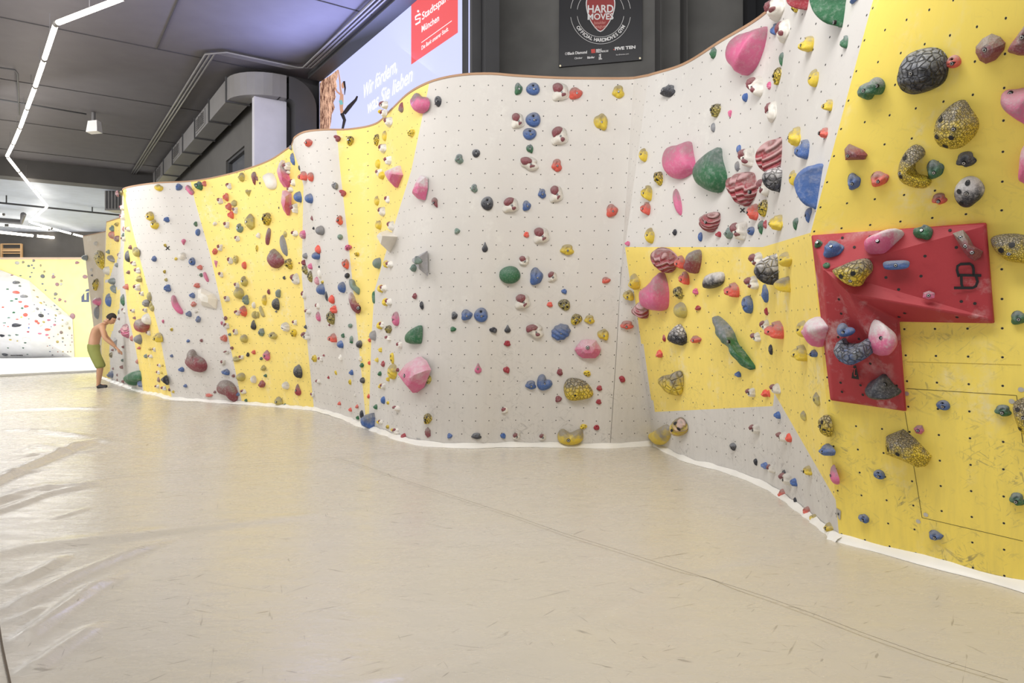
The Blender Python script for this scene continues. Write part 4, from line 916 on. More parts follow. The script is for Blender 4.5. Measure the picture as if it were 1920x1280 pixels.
parse(480, 320, 4, '''5 60 18 34 b m;27 95 16 18 t B;240 15 28 30 b w;278 92 36 54 d;256 145 38 44 d;321 205 54 84 e b;396 215 54 74 e b;290 288 52 74 d;170 280 10 20 t B
78 365 70 94 y y;352 50 56 72 b R;402 52 46 68 k R;588 115 52 54 b x;645 167 62 46 c r 150;905 228 42 74 c y;985 222 36 58 d;950 312 44 70 d;920 412 48 70 c y;1015 418 46 70 d
418 358 16 38 b m;473 452 60 72 e x;432 432 14 22 b B;622 372 54 72 b R;627 497 46 42 e G;88 495 36 130 l m -20;203 562 50 165 e x 12;290 472 44 46 d;218 475 26 48 b o
353 482 44 64 s k;15 487 30 44 b w;5 583 20 50 y y;240 700 58 80 y y;462 592 44 64 p R;450 640 60 62 e b;690 577 58 44 y k;753 627 42 32 y y;368 640 36 44 e x;358 690 28 44 b m
408 718 30 46 b k;365 745 42 72 y o;405 795 38 84 y o;323 692 12 14 b m;295 812 54 86 d;210 803 20 28 b B;474 720 12 18 b B;667 700 58 76 b R;680 787 44 42 e B;475 775 26 70 e w
456 828 36 64 s k;497 835 22 22 y y;487 890 58 86 e b;527 942 22 78 e B;562 965 44 66 p R;638 875 58 84 e b;908 698 64 84 e G;972 702 38 58 c y;1003 706 50 50 d;934 885 48 60 c y
958 882 46 50 d;880 950 24 92 l g 5;968 985 46 60 c y;997 985 44 54 d;1190 940 32 46 b m;1240 1010 34 64 s B;1038 1110 62 106 k k;93 908 24 40 b m;163 920 40 62 l G -12
145 1000 58 92 e B;150 1055 16 18 b x;55 970 48 78 p y;40 1055 30 90 l o 25;10 1080 30 50 e o;290 1138 32 40 d;215 1170 70 74 s w;280 1215 48 58 y y;360 930 38 64 d;390 1055 42 40 d
462 1015 28 46 d;463 1092 40 74 k k;560 1100 62 106 y o;580 1040 46 58 b R;550 1155 12 18 b m;370 1170 20 30 b B;372 1235 60 68 d;702 1162 36 32 k G;575 1250 60 68 b R;650 1235 24 34 b g
712 1262 28 50 e G;927 1160 46 58 c y;944 1155 30 46 d;992 1188 50 60 y o;875 1235 54 78 e c;850 1270 22 30 b R;990 1255 42 40 d;32 1210 60 60 p G;122 1235 70 54 c o;1338 240 54 80 t m 20
1635 132 54 64 b G;1733 245 92 102 k B;1912 255 130 116 d;1508 452 46 44 b G;1717 572 46 78 T B;1220 675 54 64 b G;1180 730 44 58 b G;1487 1085 50 60 b B;1580 1080 88 84 b b
1685 1080 104 110 k b;1478 1187 48 38 b g;1780 1195 60 46 b B;1888 1185 50 62 T B;925 25 42 54 d;945 42 48 58 c y''')
parse(960, 320, 4, '''225 172 62 72 b b;333 172 104 130 d;112 262 64 78 b b;752 298 86 98 b R;1092 65 76 106 y y;1007 175 84 118 b y;998 290 76 98 b R;1235 238 62 220 e k 20
1028 490 76 120 c y;1220 463 32 48 b B;1407 498 40 70 k b;1545 480 44 44 b r;1628 470 62 90 b G;1705 460 108 140 d;1785 455 62 64 k b;1860 430 54 104 t g;1897 405 28 64 b r
1805 318 78 124 b R;1878 290 76 124 y y;1885 135 86 140 d;108 480 44 44 b R;222 482 124 124 d;412 592 106 80 b y;90 673 80 78 d;185 790 98 134 b b;303 792 74 82 d;708 820 64 50 b R
863 548 40 36 b k;390 905 42 40 b b;80 975 120 120 d;283 1003 46 40 b R;390 1005 90 84 y o;484 1115 86 84 y y;580 1115 78 68 b y;368 1208 146 128 s b;172 1198 134 114 d;683 1228 86 88 b y
858 1155 104 66 b R;870 933 90 84 b y;918 830 78 122 b y;1255 688 80 104 b R;1288 805 76 104 b R;1240 915 74 94 y o;1255 1045 106 122 e o;1373 905 44 50 b k;1645 895 108 112 b R
1393 1028 46 38 b r;1798 840 94 104 d;1835 670 92 112 d;1898 920 48 140 b b;1757 1003 94 134 k b;1905 1055 28 60 b r;1140 1255 24 54 b r;1375 1262 88 56 b R;1830 1245 64 74 d;1908 1180 34 90 d''')
parse(1440, 320, 4, '''185 60 54 118 c y;300 340 58 114 t b;72 403 90 118 b y;205 405 48 94 t g;640 78 100 128 b b;832 58 134 116 b R;1280 208 106 86 b R;375 548 60 64 b g;485 590 150 130 b b
435 710 54 44 k g;960 707 178 70 l b;1155 467 138 116 b g;1205 932 80 66 p k;575 1190 132 104 c b;1880 1100 104 108 b g;135 668 92 114 c y;55 1190 130 134 b R;262 1185 80 128 c y;-20 1160 60 90 d''')
parse(1440, 640, 4, '''18 60 32 80 s B;243 80 96 124 b y;345 87 54 58 b b;60 348 64 82 d;3 388 24 54 b R;360 427 54 104 p o;262 552 48 78 p o;428 620 92 168 y y;445 800 98 90 b b;412 790 40 60 b y
487 985 70 148 T k;70 545 44 54 b b;112 705 70 80 d;157 718 42 70 b R;25 943 52 74 d;297 955 58 70 b y;137 1012 74 98 d;118 985 32 60 e B;193 1045 46 60 b b;105 1130 44 70 b R;202 1195 28 64 t B
290 1258 50 68 b R;342 1310 50 60 b y;455 1378 58 68 b y;1308 475 96 78 k b;828 993 86 74 k b;1757 515 112 88 b g;1863 1177 104 98 b g;1128 658 76 70 p k;713 1320 78 66 b b;1255 1448 100 76 b b''')
parse(960, 640, 4, '''140 325 84 68 b b;245 305 116 124 c b;358 230 46 54 b m;562 240 54 46 y y;655 350 44 42 b r;650 452 44 40 b r;350 430 50 50 b m;828 282 58 46 c r 150;1105 90 46 60 b R;1250 8 74 40 b B
1692 243 46 44 b b;1790 377 64 70 d;1898 385 50 58 b R;537 638 54 40 y y;634 645 44 42 k r;32 708 60 58 d;228 713 56 56 d;1820 648 70 78 d;1652 785 60 60 t B;1823 900 34 54 t B;1893 922 50 50 b b''')
parse(480, 640, 4, '''630 20 42 58 e b;770 20 54 60 e B;73 103 58 80 p k;38 127 24 24 b g;55 197 40 44 b o;68 255 26 24 b g;43 317 52 56 b r;217 328 60 60 e w;310 222 68 104 e B;307 360 56 90 T r
163 445 72 70 p o;215 477 24 28 b g;32 470 14 12 b B;437 125 34 54 y y;483 130 30 38 d;507 103 14 18 b r;633 120 26 48 b w;597 233 18 34 y y;543 268 14 22 b r;466 298 32 36 d;713 230 28 40 b b
703 303 22 42 y y;423 397 28 38 d;625 462 24 28 b R;708 507 24 30 b R;757 485 22 30 b R;742 400 14 22 b w;790 547 30 70 e B;762 568 24 30 b g;780 130 28 40 b w;793 177 34 36 b g;795 290 42 46 e B
848 160 20 30 b R;843 410 20 34 b R;932 62 26 36 b y;905 137 26 34 b y;952 167 28 46 b r;1075 28 36 50 d;928 240 26 36 b g;1017 125 32 84 y y;1018 222 72 120 s y;988 280 26 34 b y;1062 212 24 30 b m
932 332 26 38 b y;952 335 34 48 d;950 437 36 58 e b;988 458 20 26 y y;896 487 26 38 b g;1052 497 54 42 d;1292 285 44 66 y o;1283 577 68 80 y y;1283 680 48 80 p m;917 600 24 30 b y;934 600 30 34 d
985 637 24 30 y y;1020 660 22 22 b y;1050 668 44 48 d;1105 705 36 42 b r;1080 722 34 30 b y;1452 707 42 40 b b;1652 708 78 48 b B;1853 707 42 44 b b;1665 200 54 80 T k;1878 213 50 54 b r;1865 515 54 50 d
1885 15 54 44 b r;1320 773 10 10 b B;713 3 24 24 b g''')
parse(0, 640, 4, '''1045 10 48 20 e B;1045 48 26 22 b R;1127 55 22 22 b y;1160 60 22 36 d;1093 108 22 32 b G;1130 110 30 30 d;1196 178 20 28 d;1218 178 14 20 b y;1190 230 24 30 d;1212 232 14 20 b y
1192 285 20 42 b m;1180 335 30 28 d;1232 347 34 34 d;1268 360 14 24 b m;1297 375 18 22 b y;1285 107 24 24 b b;1357 208 42 38 b b;1388 332 28 26 b b;1565 402 58 26 b R;1610 378 22 20 b m;1688 228 62 48 b b
1672 158 34 44 d;1698 80 40 28 d;1736 48 28 24 b m;1770 130 60 44 c o;1808 118 38 32 d;1858 98 24 34 b B;1900 80 32 32 b R;1748 257 28 24 b m;1800 265 74 66 e o;1897 283 50 60 e w;1825 375 42 36 d
1783 395 28 28 b b;1843 440 22 24 b g;1053 312 34 56 b b;920 140 16 22 b g;915 190 26 28 b r;897 85 16 18 b r;925 40 20 20 b r;850 202 12 18 b r;880 250 12 22 b r;838 245 36 54 b b;925 297 20 24 b r
1030 150 20 34 b R;835 100 26 44 y o;862 20 60 100 v c;880 288 10 22 b r;848 62 20 20 b r;1240 262 12 22 y y;960 348 14 8 b r''')

def add_items():
    global TREE
    for o in [o for o in bpy.data.objects if o.name.startswith('climbing_volume.')]:
        b = len(_v); _v.extend([o.matrix_world @ v.co for v in o.data.vertices]); _f.extend([tuple(b + i for i in p.vertices) for p in o.data.polygons])
    TREE = BVHTree.FromPolygons([tuple(p) for p in _v], _f)
    its = []
    for it in ITEMS:
        x, y, w, h, S, c, rot = it
        its.append(it)
    its.sort(key=lambda t: -t[2] * t[3]); nhero = len(LAND) - 2
    big = its[:300 - nhero]; rest = its[300 - nhero:]
    rd = random.Random(3); keyed = {}
    made = []
    for i, it in enumerate(big):
        x, y, w, h, S, c, rot = it; var = i % 3
        me = hold_mesh(S, c if S != 'd' else 'w', var); r = place(me, it)
        if not r: continue
        o, sc, loc, n = r
        big_enough = min(w, h) > 13
        if S == 'd':
            a = rd.uniform(-.3, .3)
            child('red_pad', patch_mesh(i), o, (-.28 + a * .3, .32, .47), (.66, .60, .95), a)
            if min(w, h) > 20: child('red_pad', patch_mesh(i + 1), o, (.28, -.40, .44), (.34, .30, .8), a)
        if big_enough and S not in 'ev':
            br = max(.0075, 1.6 * loc.y / F); off = (.12, -.12) if S in 'bkd' else (0, -.05)
            bt = BVHTree.FromPolygons([v.co[:] for v in me.vertices], [p.vertices[:] for p in me.polygons])
            hh = bt.ray_cast(Vector((off[0], off[1], 9)), Vector((0, 0, -1))); zz = hh[0].z if hh[0] is not None else .6
            child('bolt', bolt_mesh(), o, (off[0], off[1], zz), (br / sc[0], br / sc[1], br / sc[2]))
        # words
        area_ = w * h; size = 'large' if area_ > 900 else 'medium' if area_ > 380 else 'small' if area_ > 130 else 'tiny'
        what = 'white and maroon two-tone hold' if S == 'd' else ('%s %s hold' % (SW[S], CN[c]))
        best = min(LAND, key=lambda q: math.hypot(q[0] - x, q[1] - y))
        dx, dy = x - best[0], y - best[1]; D = math.hypot(dx, dy); ang = math.degrees(math.atan2(-dy, dx)) % 360
        dirn = ['right of', 'upper right of', 'above', 'upper left of', 'left of', 'lower left of', 'below', 'lower right of'][int(((ang + 22.5) % 360) // 45)]
        if D < best[2] * .35: dirn = 'touching'
        made.append([o, size, what, dirn, best[3], D])
    groups = {}
    for m in made: groups.setdefault((m[1], m[2], m[3], m[4]), []).append(m)
    ORD = ['nearest', 'second nearest', 'third nearest', 'fourth nearest', 'fifth nearest', 'sixth nearest', 'seventh nearest', 'eighth nearest']
    for k_, g in groups.items():
        g.sort(key=lambda m: m[5])
        for j, m in enumerate(g):
            tx = '%s %s %s %s' % (m[1], m[2], m[3], m[4])
            if len(g) > 1: tx += ', ' + ORD[min(j, 7)]
            tag(m[0], tx, K, 'climbing holds bolted to the wall')
    # the remaining, smallest holds as one piece
    mb = MB(); mats = []
    for i, it in enumerate(rest):
        S, c = it[4], it[5]; me = hold_mesh(S, c if S != 'd' else 'w', i % 3); r = place(me, it, 'tmp')
        if not r: continue
        o, sc, loc, n = r; Mx = o.matrix_world.copy()
        ix = []
        for m in me.materials:
            if m not in mats: mats.append(m)
            ix.append(mats.index(m))
        b = len(mb.v); mb.v += [Mx @ v.co for v in me.vertices]
        for p in me.polygons: mb.f.append(tuple(b + q for q in p.vertices)); mb.mi.append(ix[p.material_index])
        if S == 'd':
            pm = patch_mesh(i); m = pm.materials[0]
            if m not in mats: mats.append(m)
            M2 = Mx @ Matrix.LocRotScale(Vector((-.28, .32, .48)), None, Vector((.68, .62, .95))); b = len(mb.v)
            mb.v += [M2 @ v.co for v in pm.vertices]
            for p in pm.polygons: mb.f.append(tuple(b + q for q in p.vertices)); mb.mi.append(mats.index(m))
        bpy.data.objects.remove(o)
    o = mb.build('small_climbing_holds', mats, smooth=True)
    tag(o, 'the many smallest colourful holds scattered between the bigger ones', K, None, 'stuff')
    print('holds', len(made), 'rest', len(rest), 'heroes', nhero)

# ================================================================ the hall behind
m_ceil = plain('grey_painted_ceiling', (98, 95, 98), .85, var=.05)
m_dark = plain('dark_grey_wall', (92, 90, 88), .8, bumpsc=6)
m_dark2 = plain('anthracite_steel', (70, 70, 72), .6)
m_duct = plain('grey_duct', (132, 130, 130), .5, .1)
m_pipe = plain('grey_conduit', (120, 118, 118), .4, .4)
m_black = plain('black_recess', (14, 15, 20), .9)
def rbox(name, a0, a1, b0, b1, z0, z1, mat, kind='structure', parent=None):
    mb = MB(); mb.box((a0, b0, z0), (a1, b1, z1), fn=RF); o = mb.build(name, mat, parent)
    if kind: tag(o, kind=kind)
    return o
rbox('ceiling', -8, 23.6, -26, 4.4, 6.0, 6.12, m_ceil)
# panel joints in the ceiling
mb = MB()
for a in (3.0, 6.2, 9.4, 12.6, 15.8, 19.0, 22.2): mb.box((a, -20, 5.988), (a + .014, 4.2, 5.999), fn=RF)
for b, a0, a1 in ((-2.2, 15.8, 23), (-6.4, 15.8, 23), (1.6, 9.4, 12.6), (2.2, 3, 9.4), (-.5, 0, 3)): mb.box((a0, b, 5.988), (a1, b + .014, 5.999), fn=RF)
tag(mb.build('trim_8', plain('ceiling_joint', (64, 62, 62), .9)), kind='structure')
rbox('trim_9', 23.4, 24.0, -26, 3.6, 5.50, 6.1, plain('dark_beam', (84, 82, 82), .8))
# far ceiling
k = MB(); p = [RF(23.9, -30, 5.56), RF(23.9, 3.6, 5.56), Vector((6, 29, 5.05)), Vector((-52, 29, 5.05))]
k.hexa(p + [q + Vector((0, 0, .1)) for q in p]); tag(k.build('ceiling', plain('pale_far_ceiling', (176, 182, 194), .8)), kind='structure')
# wall under the duct with its window recess, the column, screen wall, banner wall
SWB = 3.32
mb = MB(); W0, W1, Z0, Z1 = 14.0, 15.6, 3.9, 4.95
for a0, a1, z0, z1 in ((12.9, W0, 0, 6), (W1, 23.6, 0, 6), (W0, W1, 0, Z0), (W0, W1, Z1, 6)): mb.box((a0, SWB, z0), (a1, SWB + .25, z1), fn=RF)
tag(mb.build('wall_rear', m_dark), kind='structure')
wn = MB(); wn.box((W0, SWB + .12, Z0), (W1, SWB + .14, Z1), fn=RF); wo = wn.build('window_1', plain('dim_glass', (96, 98, 104), .15)); tag(wo, kind='structure')
fr = MB()
for a0, a1, z0, z1 in ((W0, W1, Z1 - .05, Z1), (W0, W1, Z0, Z0 + .05), (W0, W0 + .05, Z0, Z1), (W1 - .05, W1, Z0, Z1)): fr.box((a0, SWB + .04, z0), (a1, SWB + .12, z1), fn=RF)
fr.build('window_frame', m_dark2, wo)
rbox('wall_column', 12.45, 12.6, 3.12, 3.68, 3.3, 5.56, plain('white_panelled_column', (205, 204, 214), .5))
rbox('wall_pier', 12.6, 13.2, 3.66, 4.4, 0, 6, m_dark2)
rbox('wall_screen', 6.9, 13.2, 4.40, 4.6, 0, 6, m_dark2)
mb = MB(); A = Vector((-.42, 9.1, 0)); Bv = Vector((6.5, 9.1 - .226 * 6.92, 0)); q = Vector((0, .2, 0)); H6 = Vector((0, 0, 6.4))
mb.hexa([A, Bv, Bv + q, A + q, A + H6, Bv + H6, Bv + q + H6, A + q + H6]); tag(mb.build('wall_banner', plain('rough_dark_concrete', (98, 97, 95), .85, bumpsc=3, var=.12)), kind='structure')
mb = MB(); A2 = Vector((-.60, 8.22, 0)); A3 = Vector((-.40, 8.3, 0)); A4 = Vector((-.30, 9.2, 0)); A5 = Vector((-.5, 9.2, 0)); mb.hexa([A2, A3, A4, A5] + [w + H6 for w in (A2, A3, A4, A5)])
tag(mb.build('wall_return', m_dark2), kind='structure')
mb = MB()
for x in (935, 1232, 1280):
    p = at(x, 60, 8.9 - .226 * (x - 900) * 8.9 / F); mb.box((p.x - .006, p.y - .012 - .2, 3.5), (p.x + .006, p.y + .1, 6.3))
tag(mb.build('trim_10', plain('wall_joint', (70, 69, 68), .9)), kind='structure')
mb = MB(); mb.box((2.83, 8.18, 2.6), (4.6, 8.45, 6.3)); mb.box((2.80, 8.12, 2.6), (2.90, 8.2, 6.3)); tag(mb.build('wall_recess', m_black), kind='structure')

# ---- duct
duct = bpy.data.objects.new('ventilation_duct', None); COL.objects.link(duct); duct.location = RF(17, 2.95, 5.7)
tag(duct, 'grey rectangular ventilation duct with grilles running under the ceiling to the dark column', 'ventilation duct')
bpy.context.view_layer.update(); DI = duct.matrix_world.inverted()
def dpart(name, mb, mat, smooth=False):
    mb.v = [DI @ v for v in mb.v]; return mb.build(name, mat, duct, smooth)
mb = MB(); mb.box((13.0, 2.78, 5.46), (22.6, 3.16, 5.86), fn=RF); dpart('duct_body', mb, m_duct)
mb = MB()
for i in range(7):
    a = 13.0 + i * 1.5; mb.box((a - .02, 2.755, 5.435), (a + .02, 3.18, 5.885), fn=RF)
dpart('duct_flange', mb, m_dark2)
for a in (14.9, 17.9, 20.9):
    mb = MB(); mb.box((a, 2.762, 5.50), (a + .95, 2.79, 5.82), fn=RF)
    g = dpart('air_grille', mb, m_duct)
    mb = MB()
    for j in range(6): mb.box((a + .08, 2.750, 5.535 + j * .042), (a + .87, 2.764, 5.555 + j * .042), fn=RF)
    for j in range(2): mb.box((a + .3 + j * .3, 2.748, 5.53), (a + .33 + j * .3, 2.764, 5.79), fn=RF)
    mb.v = [DI @ v for v in mb.v]; s = mb.build('grille_slots', plain('grille_dark', (84, 82, 82), .7), g)
# elbow, then down beside the screen
mb = MB(); path = []
for i in range(9): t = i / 8 * math.pi / 2; path.append((12.98 - .55 * math.sin(t), 2.97 + .55 * (1 - math.cos(t)), 5.66, t))
prof = []
for a, b, z, t in path:
    nx, ny = math.cos(t), math.sin(t)          # across direction in (b, a)
    c = [RF(a - ny * .0 + sgn * .19 * -ny * -1, b + sgn * .19 * nx, z + h) for sgn, h in ((-1, -.2), (1, -.2), (1, .2), (-1, .2))]
    prof.append(c)
v = [p for c in prof for p in c]; f = []
for i in range(len(prof) - 1):
    for j in range(4): f.append((i * 4 + j, i * 4 + (j + 1) % 4, (i + 1) * 4 + (j + 1) % 4, (i + 1) * 4 + j))
mb.add(v, f); mb.box((12.24, 3.5, 5.46), (12.62, 3.62, 5.86), fn=RF); dpart('duct_elbow', mb, m_duct)
mb = MB(); pr = [(3.62, 5.86, 5.46)]
for i in range(10):
    t = i / 9 * math.pi / 2; pr.append((3.66 + .50 * math.sin(t), 5.40 + .46 * math.cos(t), None))
v = []; 
for i in range(10):
    t = i / 9 * math.pi / 2
    o = (3.66 + .50 * math.sin(t), 5.36 + .50 * math.cos(t)); n_ = (3.66 + .12 * math.sin(t), 5.36 + .10 * math.cos(t))
    for (b, z) in (o, n_):
        for a in (12.24, 12.62): v.append(RF(a, b, z))
f = []
for i in range(9):
    a = i * 4; b = a + 4; f += [(a, a + 1, b + 1, b), (a + 2, b + 2, b + 3, a + 3), (a, b, b + 2, a + 2), (a + 1, a + 3, b + 3, b + 1)]
mb.add(v, f); mb.box((12.24, 3.78, 3.0), (12.62, 4.16, 5.36), fn=RF); dpart('duct_drop', mb, m_dark2)

# ---- conduits and fittings under the ceiling
def pipe(label, pts, r, name='conduit', mat=None, cat='pipe'):
    mb = MB(); mb.tube(pts, r, 8); o = mb.build(name, mat or m_pipe, smooth=True); tag(o, label, cat); return o
for i, dz in enumerate((0, .06, .12)):
    lab = ['grey conduit next to the duct, the one furthest from it', 'grey conduit next to the duct, the middle one of three', 'grey conduit next to the duct, the one closest to it'][i]
    b = 2.28 + dz; pipe(lab, [RF(23.3, b, 5.93), RF(12.2 - dz, b, 5.93), RF(12.05 - dz, b + .15, 5.93), RF(12.05 - dz, 3.6 + dz, 5.93), RF(11.9 - dz, 3.8 + dz, 5.93), RF(3.5, 3.8 + dz, 5.93)], .02)
rbox('trim_11', 5.5, 12.3, 4.02, 4.4, 5.9, 6.0, m_dark2)
pipe('thin dark conduit across the ceiling ending at the white wall-box', [at_z(-20, 183, 5.92), at_z(162, 214, 5.92)], .016, mat=m_dark2)
pipe('thin dark conduit dropping from a junction at the left picture edge', [at_z(-20, 124, 5.92), at_z(28, 131, 5.92), at_z(33, 138, 5.92), at_z(36, 215, 5.92)], .014, mat=m_dark2)
sp = bpy.data.objects.new('speaker', None); COL.objects.link(sp); sp.location = at_z(175, 218, 5.9); tag(sp, 'white box loudspeaker hanging under the dark ceiling near the light zigzag', 'speaker')
mb = MB(); z = -.02; mb.add([(-.10, -.1, -.36), (.14, -.1, -.34), (.14, .1, -.34), (-.10, .1, -.36), (-.07, -.08, -.12), (.12, -.08, -.10), (.12, .08, -.10), (-.07, .08, -.12)], [(0, 3, 2, 1), (4, 5, 6, 7), (0, 1, 5, 4), (1, 2, 6, 5), (2, 3, 7, 6), (3, 0, 4, 7)])
mb.build('speaker_cabinet', plain('white_plastic', (225, 222, 220), .4), sp)
mb = MB(); mb.tube([(0, 0, .08), (0, 0, -.12)], .04, 10); mb.build('bracket', m_pipe, sp)
for (x0, y0, x1, y1, z, lab) in ((-20, 378, 232, 404, 5.25, 'dark sprinkler pipe with hangers under the pale far ceiling'), (-20, 411, 40, 416, 5.0, 'thick grey pipe with elbow at the far left under the ceiling')):
    r = .03 if z > 5.1 else .09
    o = pipe(lab, [at_z(x0, y0, z), at_z(x1, y1, z)] + ([at_z(44, 402, z + .2)] if z < 5.1 else []), r, mat=m_dark2 if z > 5.1 else m_pipe)
    if z > 5.1:
        mb = MB()
        for x in (12, 173): p = at_z(x, y0 + (y1 - y0) * (x + 20) / 252, z); mb.tube([p, p + Vector((0, 0, .32))], .02, 6); mb.tube([p + Vector((0, 0, .28)), p + Vector((0, 0, .32))], .07, 8)
        mb.build('hanger', m_dark2, o)
mb = MB(); c = at_z(222, 376, 5.3); mb.box((c.x - .25, c.y - .3, c.z - .35), (c.x + .5, c.y + .3, c.z + .35)); o = mb.build('air_vent_box', m_duct); tag(o, 'grey vent box hanging behind the corner of the left wall top', 'vent')
mb = MB()
for j in range(5): mb.box((c.x - .2 + j * .1, c.y - .32, c.z - .3), (c.x - .17 + j * .1, c.y - .3, c.z + .3))
mb.build('vent_slots', m_dark2, o)

# ---- light tubes: the zigzag and the far bars
m_tube = glow('white_light_tube', (255, 246, 230), 9.0)
m_cap = plain('lamp_end_cap', (96, 92, 88), .4)
Z = [(236, -6, 5.5), (105, 44, 5.5), (83, 111, 5.5), (66, 162, 5.5), (51, 203, 5.5), (38, 239, 5.5), (25, 269, 5.5), (13, 293, 5.5), (35, 321, 5.42), (62, 354, 5.35), (89, 387, 5.25), (55, 416, 5.10), (96, 428, 5.02), (134, 438, 4.95), (158, 444, 4.92)]
tube_lab = ['first tube of the ceiling light zigzag, running out of the top edge', 'second tube of the light zigzag, just below its upper corner', 'third tube of the light zigzag', 'fourth tube of the light zigzag', 'fifth tube of the light zigzag', 'sixth tube of the light zigzag', 'seventh tube of the light zigzag, ending at its left corner', 'eighth tube of the zigzag, first after the left corner', 'ninth tube of the zigzag, turning back to the right', 'tenth tube of the zigzag, before its right-hand corner', 'eleventh tube, short link from the zigzag right corner back left', 'twelfth tube, first after the low left corner of the zigzag', 'thirteenth tube of the zigzag, near the beige panel', 'last tube of the zigzag, touching the beige panel top']
def light_tube(p, q, lab, r=.034):
    e = bpy.data.objects.new('light_tube', None); COL.objects.link(e); e.location = p; tag(e, lab, 'light', 'glowing ceiling light tubes')
    d = q - p; u = d.normalized()
    mb = MB(); mb.tube([u * .04, d - u * .04], r, 12); mb.build('tube', m_tube, e, True)
    for s in (u * .02, d - u * .02):
        mb = MB(); mb.tube([s - u * .03, s + u * .03], r * 1.1, 12); mb.build('end_cap', m_cap, e, True)
    mb = MB(); w = p * 0 + d * .5; mb.tube([w + Vector((0, 0, r)), w + Vector((0, 0, .42 if p.y < 18 else .12))], .004, 5); mb.build('suspension_wire', m_pipe, e)
for i in range(len(Z) - 1): light_tube(at_z(*Z[i]), at_z(*Z[i + 1]), tube_lab[i])
light_tube(at_z(-30, 432, 4.9), at_z(64, 442, 4.9), 'lower far light bar, its left piece by the picture edge', .05)
light_tube(at_z(66, 442, 4.9), at_z(141, 449, 4.9), 'lower far light bar, its right piece ending free', .05)
light_tube(at_z(-30, 420, 5.0), at_z(12, 422, 5.0), 'upper far light bar, its left piece by the picture edge', .04)
light_tube(at_z(13, 422, 5.0), at_z(92, 430, 5.0), 'upper far light bar, its right piece meeting the zigzag', .04)
light_tube(at_z(-30, 401, 5.05), at_z(8, 402, 5.05), 'shortest far light bar, highest at the left picture edge', .04)

# ---- lit advertising screen
scr = bpy.data.objects.new('advertising_screen', None); COL.objects.link(scr); scr.location = RF(9.7, 4.3, 4.5)
tag(scr, 'big backlit advertising panel with red logo box and climber above the wall', 'sign')
bpy.context.view_layer.update(); SI = scr.matrix_world.inverted()
a_r = 7.03; a_l = 12.40; SB = 4.27
def SP(px, py, lift=0):     # picture position on the panel -> place (used to copy the printed layout)
    r = ray(px, py); b = SB - lift; t = b / (.8217 * r.x + .57 * r.y); return Vector((0, 0, CAMZ)) + r * t
def spart(name, mb, mat, parent=None):
    mb.v = [SI @ v for v in mb.v]; return mb.build(name, mat, parent or scr)
mb = MB(); mb.box((a_r, SB, 3.2), (a_l, SB + .10, 5.92), fn=RF); spart('lit_panel', mb, glow('lit_pale_blue', (206, 212, 255), .95))
mb = MB(); mb.box((a_r - .05, SB - .01, 3.15), (a_r, SB + .12, 5.97), fn=RF); mb.box((a_l, SB - .01, 3.15), (a_l + .05, SB + .12, 5.97), fn=RF); mb.box((a_r - .05, SB - .01, 5.92), (a_l + .05, SB + .12, 5.97), fn=RF); spart('screen_frame', mb, m_dark2)
m_wtxt = glow('lit_white', (255, 255, 255), 1.0)
mb = MB(); mb.add([SP(771, -90, .004), SP(858.5, -160, .004), SP(858.5, 61, .004), SP(771, 121, .004)], [(0, 1, 2, 3)]); spart('red_logo_box', mb, glow('lit_red', (246, 96, 92), .85))
def lay(org, xdir, h_end):
    """text frame on the panel: org and the right end of the base line in picture position, and the height vector"""
    O = SP(*org, .008); E = SP(*xdir, .008); u = (E - O); L = u.length; u.normalize(); return lambda x, y: O + u * x + Vector((0, 0, 1)) * y, L
def fit_text(body, org, end, px_h, bold=.006, shear=0):
    fn, L = lay(org, end, 0); hgt = px_h * SP(*org).y / F
    c = text_mesh(body, 1, lambda x, y: Vector((x, y, 0)), bold=0); w = max(v.x for v in c.v)
    return text_mesh(body, 1, lambda x, y: fn(x * L / w, y * hgt * 1.35), bold=bold, shear=shear)
for body, o, e, h in (('Stadtsparkasse', (791, 38), (868, -22), 15), ('München', (790, 61), (823, 39), 13), ('Die Bank unserer Stadt.', (790, 94), (841, 57), 8)):
    spart('printed_text', fit_text(body, o, e, h, .012), m_wtxt)
mb = MB(); mb.add([SP(790, 79.3, .008), SP(847, 38.3, .008), SP(847, 39.6, .008), SP(790, 80.6, .008)], [(0, 1, 2, 3)]); spart('printed_rule', mb, m_wtxt)
mb = MB()      # S-shaped mark with a dot
def sstroke(mb, pts, w, lift=.008):
    P = [Vector(p) for p in pts]; L = []; R = []
    for i, p in enumerate(P):
        t = (P[min(i + 1, len(P) - 1)] - P[max(0, i - 1)]).normalized(); ww = w[i] if isinstance(w, (list, tuple)) else w; q = Vector((-t.y, t.x)) * ww / 2; L.append(p + q); R.append(p - q)
    for i in range(len(P) - 1): mb.add([SP(*L[i], lift), SP(*L[i + 1], lift), SP(*R[i + 1], lift), SP(*R[i], lift)], [(0, 1, 2, 3)])
sstroke(mb, [(789, 27), (782, 29), (779, 32), (779, 37), (788, 34), (787, 41), (779, 46)], 2.6); sstroke(mb, [(779, 31), (788, 25.5)], 2.4); sstroke(mb, [(779, 46.5), (788, 41)], 2.4)
n = 14; mb.add([SP(784 + 2 * math.cos(6.283 * i / n), 21 + 2.3 * math.sin(6.283 * i / n), .008) for i in range(n)], [tuple(range(n))]); spart('round_mark', mb, m_wtxt)
spart('handwritten_text', fit_text('Wir fördern,', (680, 186), (744, 133), 27, .012, .25), m_wtxt)
spart('handwritten_text', fit_text('was Sie lieben', (688, 214), (772, 152), 27, .012, .25), m_wtxt)
